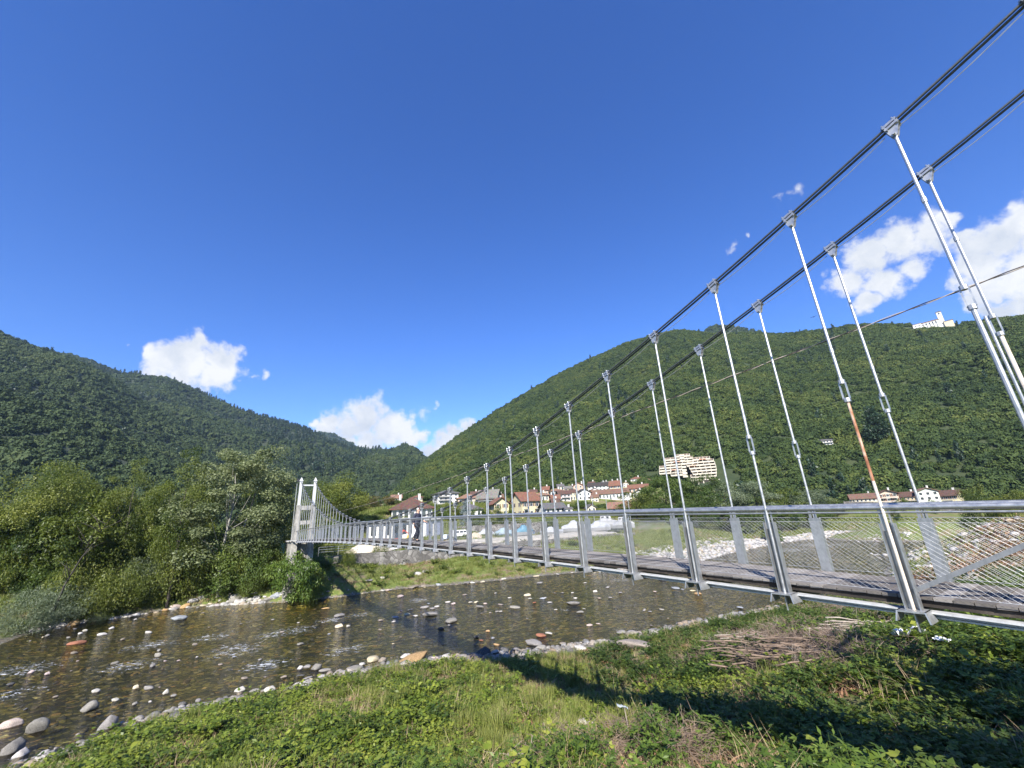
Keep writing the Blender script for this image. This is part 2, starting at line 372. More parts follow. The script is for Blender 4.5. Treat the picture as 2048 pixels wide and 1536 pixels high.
for (x, y, z) in [(-45, 35, -.55), (-32, 38, -.6), (-30, 52, -.6), (-15, 50, -.65), (0, 55, -.6), (15, 60, -.6), (30, 66, -.5), (50, 80, -.5), (80, 108, -.45), (-60, 20, -.6), (-20, 42, -.45), (-8, 43, -.4), (6, 46, -.4), (110, 118, -.4),
                  (.2, 29.2, .5), (1.25, 27.3, .55), (3, 23.9, .9), (4.6, 20.4, 1.5), (5.7, 16.6, 2.7), (7.2, 13.5, 3.2), (8.2, 11.4, 3.6),
                  (0, 0, 7.4), (-5, -1, 7.2), (6, -1, 7.4), (14, -2, 7.3), (24, -4, 7.4), (-16, -2, 5.2), (-28, -2, 2.5), (0, 5, 5.6), (0, 11, 3.6), (-6, 13, 2.5), (-12, 17, 1.5), (-17, 21, .9), (-22, 14, 1.4), (-6, 22, 1.35), (-1, 20, 1.7), (-9, 27, .8),
                  (12, 15, 3.9), (20, 15, 4.8), (14, 24, 3.0), (22, 26, 3.3), (33, 36, 2.2), (45, 45, 2.6), (30, 20, 5.5), (55, 55, 3), (50, 30, 5.5), (80, 70, 4), (120, 90, 5), (70, 40, 7), (150, 90, 8), (36, 44, .9),
                  (-29.5, 67.6, 3.2), (-26.3, 69.8, 2.4), (-38, 68, 3.0), (-33, 67, 3.2), (-33, 72, 3.6), (-20, 80, 2.7), (-27, 76, 3.1), (-50, 72, 3.4), (-62, 62, 3.6), (-70, 45, 3.4), (-80, 60, 5), (-60, 90, 6), (-90, 100, 7), (-120, 60, 7), (-45, 90, 5.5), (-150, 140, 9), (-220, 120, 10), (-260, 220, 14), (-150, 260, 14), (-380, 200, 20),
                  (-22, 92, 5.2), (-10, 93, 5.2), (5, 96, 5.2), (-10, 110, 5.3), (10, 110, 5.3), (22, 112, 5.2), (35, 120, 5.2), (-25, 115, 5.6),
                  (-12, 80, 2.3), (-3, 84, 2.6), (8, 88, 2.6), (16, 90, 2.5), (24, 94, 2.4), (22, 80, .6), (30, 90, .9), (40, 97, .7), (60, 116, .6), (85, 130, .8), (36, 104, 2.6), (55, 125, 2.2), (80, 145, 2.2), (110, 150, 2.0),
                  (150, 170, 4), (200, 200, 6), (250, 150, 8), (320, 250, 14), (250, 300, 16), (120, 185, 4.5), (90, 190, 5), (60, 170, 5), (150, 215, 8), (200, 160, 5), (240, 220, 10), (280, 120, 8), (200, 250, 12), (170, 270, 14), (400, 150, 12), (400, 300, 20), (60, 210, 9), (100, 230, 11), (-20, 150, 7), (-60, 160, 9)]: ctl((x, y, z))
for (px, py, r) in [(1050,1036,165),(1110,1030,158),(1240,1024,178),(1130,1000,222),(1200,996,228),(1280,994,232),(1150,978,262),(1230,972,268),(1285,970,275),(1385,972,312),(840,1042,120),(900,1008,190),(975,1010,185),(835,1010,215),(793,1005,235),
                    (1700,1011,252),(1800,1011,258),(1905,1010,262),(1500,1010,225),(1600,1010,240),(1090,1079,114),(1280,1075,124),(880,1075,108),(1800,1040,150),(1900,1042,150),(2000,1040,90)]: ctl(at_r(px, py, r))
_C = np.array(CTRL)
def _phi(r2): return .5 * r2 * np.log(r2 + 1e-9)
def _solve():
    n = len(_C); X = _C[:, :2] / 50.0
    r2 = ((X[:, None] - X[None]) ** 2).sum(-1)
    A = np.zeros((n + 3, n + 3)); A[:n, :n] = _phi(r2) + np.eye(n) * 2e-4; A[:n, n] = 1; A[:n, n + 1:] = X; A[n, :n] = 1; A[n + 1:, :n] = X.T
    return np.linalg.solve(A, np.r_[_C[:, 2], 0, 0, 0]), X
_W, _X = _solve()
def G0(x, y):
    x = np.atleast_1d(np.asarray(x, float)); y = np.atleast_1d(np.asarray(y, float)); sh = x.shape; x = x.ravel() / 50; y = y.ravel() / 50
    out = np.empty(len(x))
    for i in range(0, len(x), 20000):
        a, b = x[i:i + 20000], y[i:i + 20000]
        r2 = (a[:, None] - _X[None, :, 0]) ** 2 + (b[:, None] - _X[None, :, 1]) ** 2
        out[i:i + 20000] = _phi(r2) @ _W[:-3] + _W[-3] + _W[-2] * a + _W[-1] * b
    return out.reshape(sh)
def G(x, y):
    z = np.clip(G0(x, y), -.9, 60)
    x = np.asarray(x, float); y = np.asarray(y, float)
    rough = .5 * fbm2(x, y, .35, 4) * .35 + .12 * fbm2(x, y, 1.6, 2, 5.)
    w = np.clip(np.abs(z) / .6, .25, 1) * np.clip(1.6 - np.hypot(x, y) / 160, .15, 1)
    return z + rough * w
def gz(x, y): return float(G(np.array([x]), np.array([y]))[0])
def on_ground(px, py, r0=8, r1=420):
    d = raydir(px, py); h = math.hypot(d[0], d[1]); rr = np.linspace(r0, r1, 1600)
    X = d[0] / h * rr; Y = d[1] / h * rr; Z = CAMZ + d[2] / h * rr; below = Z < G(X, Y)
    k = int(np.argmax(below)) if below.any() else len(rr) - 1
    return np.array([X[k], Y[k], gz(X[k], Y[k])])

def axis(lo, hi, a, b, h, g):
    v = [a]; 
    while v[-1] < b: v.append(v[-1] + h)
    s = h
    while v[-1] < hi: s *= 1 + g; v.append(v[-1] + s)
    s = h; w = []; x = a
    while x > lo: s *= 1 + g; x -= s; w.append(x)
    return np.array(w[::-1] + v)
gx, gy = axis(-700, 700, -30, 34, .42, .03), axis(-60, 720, 4, 60, .42, .022)
GX, GY = np.meshgrid(gx, gy); GZ = G(GX, GY)
def grid_faces(ny, nx):
    i = np.arange(ny - 1)[:, None] * nx + np.arange(nx - 1)[None]; i = i.ravel()
    return np.stack([i, i + 1, i + nx + 1, i + nx], 1)

def ground_mat():
    d = Nd('ground'); pos = d.coord('Position'); sx = d.n('ShaderNodeSeparateXYZ'); d.L.new(pos, sx.inputs[0]); z = sx.outputs[2]; x = sx.outputs[0]; y = sx.outputs[1]
    n1 = d.noise(pos, .22, 6, .6); n2 = d.noise(pos, 1.7, 6, .65); n3 = d.noise(pos, 9, 5, .6)
    soil = d.ramp(n2, [(.3, (.085, .062, .040)), (.52, (.19, .145, .095)), (.72, (.30, .245, .17))])
    green = d.ramp(d.noise(pos, 2.6, 6, .7), [(.28, (.055, .085, .018)), (.5, (.105, .135, .030)), (.72, (.20, .19, .065))])
    c = d.mix(d.rng(d.math('ADD', d.math('MULTIPLY', n1, .6), d.math('MULTIPLY', n2, .4)), .40, .52), soil, green)
    for (qx, qy, rad) in ((1225, 1492, 2.6), (1120, 1432, .7), (1560, 1320, 2.8), (1690, 1262, 2.6), (1050, 1500, 1.1), (1700, 1340, 1.6)):
        hp = on_ground(qx, qy); dv = d.n('ShaderNodeVectorMath', operation='DISTANCE'); d.L.new(pos, dv.inputs[0]); dv.inputs[1].default_value = tuple(hp)
        c = d.mix(d.rng(d.math('ADD', dv.outputs['Value'], d.math('MULTIPLY', n2, 1.2)), rad * .7 + .5, rad + .8, 1, 0), c, soil)
    # shingle by the water
    vo = d.voro(pos, 4.2); vg = d.n('ShaderNodeSeparateXYZ'); d.L.new(vo, vg.inputs[0])
    stone = d.ramp(vg.outputs[0], [(.0, (.20, .19, .175)), (.4, (.36, .35, .33)), (.75, (.52, .50, .46)), (1., (.42, .32, .22))])
    dist = d.voro(pos, 4.2, 'Distance', 'DISTANCE_TO_EDGE')
    stone = d.mix(d.rng(dist, 0, .09), (.09, .08, .065), stone)
    zz = d.math('ADD', z, d.math('MULTIPLY', d.math('SUBTRACT', n2, .5), 1.0))
    c = d.mix(d.rng(zz, .05, .38), d.mix(1, stone, (.42, .40, .36), 'MULTIPLY'), c)
    # bed under the water: olive and rust pebbles
    vb = d.voro(d.coord('Position', (1, 1.35, .6), (0, 0, .6)), 2.3); vs = d.n('ShaderNodeSeparateXYZ'); d.L.new(vb, vs.inputs[0])
    bed = d.ramp(vs.outputs[1], [(.0, (.022, .022, .013)), (.40, (.060, .055, .027)), (.64, (.13, .11, .046)), (.84, (.19, .165, .075)), (.95, (.21, .125, .06)), (1., (.30, .28, .20))])
    de = d.voro(d.coord('Position', (1, 1.35, .6), (0, 0, .6)), 2.3, 'Distance', 'DISTANCE_TO_EDGE')
    bed = d.mix(d.rng(de, 0, .12), (.016, .016, .011), bed)
    bed = d.mix(1, d.mix(d.rng(n1, .45, .66), bed, d.mix(1, bed, (.55, .58, .52), 'MULTIPLY')), (3.0, 3.0, 2.3), 'MULTIPLY')
    c = d.mix(d.rng(z, -.10, .04), bed, c)
    # made ground of the yard: pale gravel
    yard = d.ramp(d.noise(pos, .9, 6), [(.3, (.30, .27, .22)), (.7, (.46, .43, .37))])
    ym = d.math('MULTIPLY', d.math('MULTIPLY', d.rng(z, 4.6, 5.0), d.rng(z, 5.9, 5.6)), d.math('MULTIPLY', d.math('MULTIPLY', d.rng(y, 86, 89), d.rng(y, 134, 128)), d.math('MULTIPLY', d.rng(x, -36, -32), d.rng(x, 34, 31))))
    c = d.mix(ym, c, yard)
    return d.done(d.bsdf(c, d.rng(z, -.05, .3, .5, .95), 0, d.bump(d.math('ADD', n3, d.math('MULTIPLY', n2, 1.5)), .5, .06), .25))
go = link('ground', np_mesh('ground', np.stack([GX.ravel(), GY.ravel(), GZ.ravel()], 1), grid_faces(len(gy), len(gx)), ground_mat(), smooth=True))
tag(go, 'grassy and stony river banks and valley floor under the bridge', 'ground', kind='structure')

# ------------------------------------------------------------------ the river
def water_mat():
    d = Nd('river_water'); flow = math.atan2(NR[1], NR[0])
    al = d.coord('Position', (.30, 1.0, 1), (0, 0, -flow)); pos = d.coord('Position')
    w1 = d.noise(al, 1.2, 5, .62, .8); w2 = d.noise(al, 5.5, 4, .62, .4); w3 = d.noise(d.coord('Position', (.22, .8, 1), (0, 0, -flow)), .35, 3)
    h = d.math('ADD', d.math('MULTIPLY', w1, .6), d.math('ADD', d.math('MULTIPLY', w2, .28), d.math('MULTIPLY', w3, .5)))
    nm = d.bump(h, 1.0, .34)
    fr = d.n('ShaderNodeFresnel'); fr.inputs['IOR'].default_value = 1.33; d.L.new(nm, fr.inputs['Normal'])
    gl = d.n('ShaderNodeBsdfGlossy'); gl.inputs['Color'].default_value = (.82, .82, .82, 1); gl.inputs['Roughness'].default_value = .10; d.L.new(nm, gl.inputs['Normal'])
    tr = d.n('ShaderNodeBsdfTransparent'); tr.inputs[0].default_value = (.80, .77, .56, 1)
    m = d.n('ShaderNodeMixShader'); d.L.new(fr.outputs[0], m.inputs[0]); d.L.new(tr.outputs[0], m.inputs[1]); d.L.new(gl.outputs[0], m.inputs[2])
    # white water where the river breaks over stones
    sp = d.n('ShaderNodeSeparateXYZ'); d.L.new(pos, sp.inputs[0])
    zone = None
    for (px, py, r) in ((550,1268,2.6),(660,1240,2.0),(470,1300,3.0),(420,1275,2.4),(600,1260,2.2),(720,1230,1.8),(1130,1220,.8),(770,1330,1.6),(690,1300,2.0),(40,1340,3.2),(260,1330,2.6),(300,1290,2.6),(530,1330,2.2),(840,1200,2.0),(20,1390,2.),(1570,1100,7.),(1240,1160,2.),(1640,1090,8.)):
        p = at_z(px, py, 0); dv = d.n('ShaderNodeVectorMath', operation='DISTANCE'); d.L.new(pos, dv.inputs[0]); dv.inputs[1].default_value = tuple(p)
        g = d.rng(dv.outputs['Value'], r * .2, r * 1.5, 1, 0); zone = g if zone is None else d.math('MAXIMUM', zone, g)
    f1 = d.noise(d.coord('Position', (.7, 1.6, 1), (0, 0, -flow)), 2.4, 8, .76, 1.2)
    foam = d.rng(d.math('ADD', f1, d.math('MULTIPLY', zone, .11)), .645, .72, 0, .9)
    fb = d.bsdf((.80, .83, .85), .6)
    m2 = d.n('ShaderNodeMixShader'); d.L.new(foam, m2.inputs[0]); d.L.new(m.outputs[0], m2.inputs[1]); d.L.new(fb, m2.inputs[2])
    return d.done(m2.outputs[0])
wx, wy = np.linspace(-140, 260, 90), np.linspace(-30, 220, 60); WX, WY = np.meshgrid(wx, wy)
wo = link('river', np_mesh('river', np.stack([WX.ravel(), WY.ravel(), np.zeros(WX.size)], 1), grid_faces(60, 90), water_mat(), smooth=True))
tag(wo, 'shallow clear river rippling over brown stones', 'river', kind='structure')

# ------------------------------------------------------------------ scattered growth (nobody could count it): instanced from a few small meshes
PROTO = bpy.data.collections.new('growth_sources')          # not linked to the scene
def proto(name, me):
    o = bpy.data.objects.new(name, me); PROTO.objects.link(o); return o
def scatter(name, label, cat, pts, protos, scale, tiltmax=.12, idx=None, normal_scale=None):
    """one object; its points carry which source, which turn and which size"""
    n = len(pts); me = bpy.data.meshes.new(name); me.vertices.add(n); me.vertices.foreach_set('co', np.asarray(pts, np.float32).ravel())
    rot = np.zeros((n, 3), np.float32); rot[:, 2] = RNG.random(n) * 6.283; rot[:, :2] = (RNG.random((n, 2)) - .5) * 2 * tiltmax
    a = me.attributes.new('turn', 'FLOAT_VECTOR', 'POINT'); a.data.foreach_set('vector', rot.ravel())
    sc = np.asarray(scale, np.float32)
    if sc.ndim == 1: sc = np.stack([sc] * 3, 1)
    a = me.attributes.new('size', 'FLOAT_VECTOR', 'POINT'); a.data.foreach_set('vector', sc.ravel())
    a = me.attributes.new('which', 'INT', 'POINT'); a.data.foreach_set('value', (RNG.integers(0, len(protos), n) if idx is None else np.asarray(idx)).astype(np.int32))
    me.update(); o = link(name, me); tag(o, label, cat, kind='stuff')
    c = bpy.data.collections.new(name + '_sources')
    for i, p in enumerate(protos):
        q = bpy.data.objects.new('%s_%02d' % (name, i), p.data if hasattr(p, 'data') else p); c.objects.link(q)
    ng = bpy.data.node_groups.new(name, 'GeometryNodeTree'); ng.interface.new_socket('Geometry', in_out='INPUT', socket_type='NodeSocketGeometry'); ng.interface.new_socket('Geometry', in_out='OUTPUT', socket_type='NodeSocketGeometry')
    N, L = ng.nodes, ng.links
    gi, g2 = N.new('NodeGroupInput'), N.new('NodeGroupOutput'); ip = N.new('GeometryNodeInstanceOnPoints'); ci = N.new('GeometryNodeCollectionInfo')
    ci.inputs['Collection'].default_value = c; ci.inputs['Separate Children'].default_value = True; ci.inputs['Reset Children'].default_value = True
    def att(nm, ty):
        x = N.new('GeometryNodeInputNamedAttribute'); x.data_type = ty; x.inputs['Name'].default_value = nm; return x.outputs['Attribute']
    L.new(gi.outputs[0], ip.inputs['Points']); L.new(ci.outputs[0], ip.inputs['Instance']); ip.inputs['Pick Instance'].default_value = True
    L.new(att('which', 'INT'), ip.inputs['Instance Index']); L.new(att('size', 'FLOAT_VECTOR'), ip.inputs['Scale'])
    er = N.new('FunctionNodeEulerToRotation'); L.new(att('turn', 'FLOAT_VECTOR'), er.inputs[0]); L.new(er.outputs[0], ip.inputs['Rotation'])
    L.new(ip.outputs[0], g2.inputs[0]); o.modifiers.new('growth', 'NODES').node_group = ng
    return o

def leaf_quads(C, D, N_, L, Wd):
    """diamond leaves: base C, along D, facing N_, length L, width Wd"""
    S = np.cross(D, N_); S /= np.linalg.norm(S, axis=1)[:, None] + 1e-9
    L = np.asarray(L)[:, None]; Wd = np.asarray(Wd)[:, None]
    v = np.stack([C, C + D * L * .45 + S * Wd * .5, C + D * L, C + D * L * .45 - S * Wd * .5], 1).reshape(-1, 3)
    return v, np.arange(len(v)).reshape(-1, 4)
def unit(a): return a / (np.linalg.norm(a, axis=-1, keepdims=True) + 1e-9)

def crown_clump(seed, n, lumps, flat, leaf, mat, r=1.0):
    g = np.random.default_rng(seed)
    cs = unit(g.normal(size=(lumps, 3))) * (.35 + .35 * g.random((lumps, 1))) * np.array([1, 1, flat]); cs[:, 2] = np.abs(cs[:, 2]) * .9 + .1
    rr = .30 + .22 * g.random(lumps); k = g.integers(0, lumps, n); u = unit(g.normal(size=(n, 3))); u[:, 2] = np.where(u[:, 2] < -.25, -u[:, 2], u[:, 2])
    P = cs[k] + u * (rr[k] * (.75 + .3 * g.random(n)))[:, None]
    nn = unit(u + g.normal(size=(n, 3)) * .45); dd = unit(np.cross(nn, g.normal(size=(n, 3))))
    v, f = leaf_quads(P - dd * leaf * .5, dd, nn, leaf * (.7 + .6 * g.random(n)), leaf * (.6 + .5 * g.random(n)))
    tint = np.clip(.30 + .35 * P[:, 2] * 0 + .4 * (g.random(lumps)[k] - .3) + .4 * (g.random(n) - .35), 0, 1)
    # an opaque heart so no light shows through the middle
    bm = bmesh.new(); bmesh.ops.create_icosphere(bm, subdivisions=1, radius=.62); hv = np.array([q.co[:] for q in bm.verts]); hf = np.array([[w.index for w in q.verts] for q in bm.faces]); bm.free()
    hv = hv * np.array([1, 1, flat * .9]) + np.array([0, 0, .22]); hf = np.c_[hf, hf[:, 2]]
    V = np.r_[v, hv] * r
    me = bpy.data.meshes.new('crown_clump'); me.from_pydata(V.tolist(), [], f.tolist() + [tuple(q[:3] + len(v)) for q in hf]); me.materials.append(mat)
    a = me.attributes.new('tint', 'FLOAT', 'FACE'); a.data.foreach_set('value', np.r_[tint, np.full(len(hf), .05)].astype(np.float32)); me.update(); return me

# ------------------------------------------------------------------ hills and their woods
def hill_ground(name, a, b):
    d = Nd(name); pos = d.coord('Position'); n = d.noise(pos, .05, 6, .7)
    return d.done(d.bsdf(d.ramp(n, [(.35, a), (.65, b)]), .95))
HG1, HG2 = hill_ground('hill_floor', (.014, .028, .007), (.038, .050, .014)), hill_ground('hill_floor_far', (.014, .026, .010), (.034, .044, .020))
HILLS = {}
def hill(name, label, sky, r0, r1, z0, mat, gully, gsc, seed, pw=1.0, nu=110, nv=60, back=1.35, lo=-120, hi=2170):
    xs = np.array([s[0] for s in sky], float); ys = np.array([s[1] for s in sky], float)
    U = np.linspace(xs[0], xs[-1], nu); Yk = np.interp(U, xs, ys)
    D = np.array([raydir(a, b) for a, b in zip(U, Yk)]); hh = np.hypot(D[:, 0], D[:, 1]); A = D[:, :2] / hh[:, None]; tanel = D[:, 2] / hh
    Vv = np.linspace(0, back, nv)
    R1 = r1(U) if callable(r1) else np.full(nu, r1); R0 = r0(U) if callable(r0) else np.full(nu, r0)
    R = R0[:, None] + (R1 - R0)[:, None] * Vv[None]
    top = CAMZ + tanel * R1 - 4
    Z0 = z0(U) if callable(z0) else np.full(nu, z0)
    sh = np.where(Vv < 1, Vv ** pw, 1 - (Vv - 1) * .9)
    Z = Z0[:, None] + (top - Z0)[:, None] * sh[None]
    X, Y = A[:, :1] * R, A[:, 1:] * R
    env = np.clip(Vv * (1 - Vv) * 4, 0, 1)[None] * np.clip((top - Z0) / 120, .1, 1)[:, None]
    Z = Z + env * gully * fbm2(X, Y, gsc, 4, seed) 
    V = np.stack([X.ravel(), Y.ravel(), Z.ravel()], 1); f = grid_faces(nu, nv)[:, ::-1]
    o = link(name, np_mesh(name, V, f, mat, smooth=True)); tag(o, label, 'hill', kind='structure')
    HILLS[o.name] = (X, Y, Z, nu, nv, Vv); return o
def hill_points(name, spacing, vmax=1.04, seed=1, vmin=.0, keep=None):
    X, Y, Z, nu, nv, Vv = HILLS[name]; g = np.random.default_rng(seed)
    P = np.stack([X, Y, Z], -1); a = P[1:, :-1] - P[:-1, :-1]; b = P[:-1, 1:] - P[:-1, :-1]
    ar = np.linalg.norm(np.cross(a, b), axis=-1); ok = (Vv[:-1] <= vmax) & (Vv[:-1] >= vmin); ar = ar * ok[None]
    n = int(ar.sum() / spacing ** 2); k = g.choice(ar.size, n, p=(ar / ar.sum()).ravel()); i, j = np.unravel_index(k, ar.shape); s, t = g.random((2, n, 1))
    p = P[i, j] * (1 - s) * (1 - t) + P[i + 1, j] * s * (1 - t) + P[i, j + 1] * (1 - s) * t + P[i + 1, j + 1] * s * t
    return p if keep is None else p[keep(p)]
FRONT = [(-260,560),(-120,612),(0,660),(40,677),(70,690),(100,699),(131,711),(175,729),(219,752),(247,770),(275,794),(325,820),(356,839),(400,866),(431,884),(480,918),(540,958),(600,1000),(660,1040)]
SECOND = [(40,705),(90,702),(135,704),(175,716),(230,738),(290,750),(330,753),(350,759),(400,782),(450,806),(500,831),(560,847),(603,862),(630,876),(659,890),(697,901),(727,900),(742,902),(757,898),(780,905),(795,897),(808,893),(820,900),(835,913),(850,924),(880,948),(930,985)]
THIRD = [(560,862),(603,862),(640,863),(668,868),(690,879),(710,890),(727,900),(760,925)]
RIGHT = [(760,1010),(800,968),(840,926),(880,896),(900,880),(950,846),(1000,815),(1060,778),(1100,755),(1150,728),(1200,706),(1250,684),(1300,669),(1350,657),(1380,658),(1420,664),(1470,662),(1520,663),(1560,665),(1600,661),(1640,658),(1700,648),(1740,645),(1780,645),(1830,648),(1900,646),(1960,639),(2048,628),(2150,615),(2300,590)]
BUMP = [(1380,672),(1405,662),(1425,651),(1445,649),(1470,654),(1500,660),(1540,672)]
hill('hill', 'steep wooded hillside filling the left of the valley', FRONT, 300, lambda u: 1150 - .25 * np.clip(u, 0, 600), 8, HG2, 60, .004, 3.3)
hill('hill', 'higher wooded ridge with rocky spur behind the left hillside', SECOND, 640, lambda u: 1750 - .35 * np.clip(u, 0, 900), 14, HG2, 90, .003, 8.1)
hill('hill', 'smooth rounded far hilltop at the head of the valley', THIRD, 1700, 2700, 120, HG2, 60, .002, 2.2)
hill('hill', 'broad green wooded mountainside behind the village on the right', RIGHT, lambda u: np.interp(u, [760, 1000, 1300, 1500, 1700, 2300], [320, 292, 300, 276, 262, 262]), lambda u: np.interp(u, [760, 900, 1200, 1600, 1850, 2300], [620, 760, 900, 900, 820, 800]), lambda u: np.interp(u, [760, 1000, 1250, 1500, 1700, 2300], [10, 16, 18, 6, -4, -6]), HG1, 34, .006, 5.5)
hill('hill', 'small hazy hilltop peeping over the right mountainside', BUMP, 1000, 1500, 300, HG1, 30, .004, 1.7, nu=40)
def hill_hit(px, py, name='hill.003'):
    X, Y, Z = HILLS[name][:3]; n_ = 6
    P = np.stack([X, Y, Z], -1)[:, :HILLS[name][3 + 1]]; A = P[:-1, :-1]; cand = [A * (1 - s) * (1 - t) + P[1:, :-1] * s * (1 - t) + P[:-1, 1:] * (1 - s) * t + P[1:, 1:] * s * t for s in np.linspace(0, .83, n_) for t in np.linspace(0, .83, n_)]
    C = np.concatenate([c.reshape(-1, 3) for c in cand]); v = C - np.array([0, 0, CAMZ]); dp = v @ _d0; u = 1024 + FPX * (v @ _right) / dp; w = 768 - FPX * (v @ _up) / dp
    e = (u - px) ** 2 + (w - py) ** 2; k = np.argsort(e)[:12]; return C[k[np.argmin(dp[k])]]
for nm, nw in zip(('hill', 'hill.001', 'hill.002', 'hill.003', 'hill.004'), 'front second third right bump'.split()): HILLS[nw] = HILLS[nm]

# ------------------------------------------------------------------ the suspension footbridge
LATN, LATF = 8.78, 10.78
K0, K1 = -2, 39
def tk(k): return .743 + 1.8 * k
def cabz(t):
    k = (t - .743) / 1.8; return CAMZ + 1.8 * (3.431387 - .351619 * k + .009597 * k * k - .00001 * k ** 3)
def beamz(t): return 8.24 - (.00047 if t < 37 else .00030) * (t - 37) ** 2     # level of the shoes under the posts
def deckz(t): return beamz(t) + .20
RAILH = 1.30
FRM = (AX, NR, UPV)
bridge = empty('suspension_bridge', BP(34, 9.78, 0) + UPV * 0, 'grey steel suspension footbridge with timber deck crossing the stony river', 'footbridge')
def bpart(name, mb, mats, parent=None, smooth=False):
    """bridge geometry is written in world coordinates; give every part its own origin"""
    me = mb.mesh(name, mats, smooth); co = np.empty(len(me.vertices) * 3, np.float32); me.vertices.foreach_get('co', co); co = co.reshape(-1, 3); c = co.mean(0)
    me.vertices.foreach_set('co', (co - c).ravel()); me.update(); o = link(name, me)
    par = parent or bridge; o.parent = par; o.location = Vector(c.tolist()) - WPOS[par.name]; WPOS[o.name] = Vector(c.tolist()); return o
WPOS = {bridge.name: bridge.location.copy()}
TA, TB = -3.6, 72.2
# deck planks
m = MB(); tint = []; t = TA
while t < TB:
    w = .19 + .03 * rnd.random(); z = deckz(t + w / 2) - .025 + .006 * (rnd.random() - .5); e = .02 * rnd.random()
    m.box(BP(t + w / 2, 9.80, z), w - .012, 1.72 + e, .05, FRM); tint += [rnd.random()] * 6; t += w
dk = bpart('deck', m, DECK); a = dk.data.attributes.new('tint', 'FLOAT', 'FACE'); a.data.foreach_set('value', np.array(tint, np.float32))
ts = np.linspace(TA, TB, 120)
for lat, s in ((LATN + .20, -1), (LATF - .18, 1)):
    m = MB(); m2 = MB()
    for a_, b_ in zip(ts[:-1], ts[1:]):
        za, zb = deckz(a_), deckz(b_); d_ = unit(BP(b_, 0, zb) - BP(a_, 0, za)); u_ = np.cross(NR, d_) ; u_ = u_ if u_[2] > 0 else -u_
        c = .5 * (BP(a_, lat, za) + BP(b_, lat, zb)); ln = np.linalg.norm(BP(b_, lat, zb) - BP(a_, lat, za)) + .002
        m.box(c - u_ * .098 - NR * s * .05, ln, .10, .09, (d_, NR, u_))
        m2.box(c - u_ * .195 + NR * s * .04, ln, .20, .022, (d_, NR, u_)); m2.box(c - u_ * .235 - NR * s * .03, ln, .022, .056, (d_, NR, u_)); m2.box(c - u_ * .275 - NR * s * .03, ln, .12, .022, (d_, NR, u_))
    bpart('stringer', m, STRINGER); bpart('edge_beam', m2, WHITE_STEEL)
# main cables: two ropes side by side on each side
def cable_pts(lat, a=-4.1, b=72.6, n=90): return [BP(x, lat, cabz(x)) for x in np.linspace(a, b, n)]
for lat in (LATN, LATF):
    for off, dz in ((-.032, .014), (.032, -.014)):
        m = MB(); m.tube([p + NR * off + UPV * dz for p in cable_pts(lat)], .0225, 8); bpart('main_cable', m, CABLE, smooth=True)
    m = MB()
    for k in range(K0, K1):
        a_, b_ = tk(k) + .12, tk(k + 1) - .05; q = [a_ + (b_ - a_) * i / 5 for i in range(6)]
        m.tube([BP(x, lat, cabz(x) - .09 - .055 * math.sin(math.pi * i / 5) - .02) for i, x in enumerate(q)], .008, 4)
    bpart('tension_wire', m, WIRE)
# back stays from the tower tops down to the anchor blocks
for lat in (LATN, LATF):
    m = MB(); m.tube([BP(-4.2, lat, cabz(-4.2)), BP(-9, lat, 13.1), BP(-16, lat, 7.3)], .045, 8); bpart('back_stay', m, CABLE, smooth=True)
    m = MB(); m.tube([BP(72.6, lat, cabz(72.6)), BP(78, lat, 11.6), BP(84, lat, 5.2)], .045, 8); bpart('back_stay', m, CABLE, smooth=True)

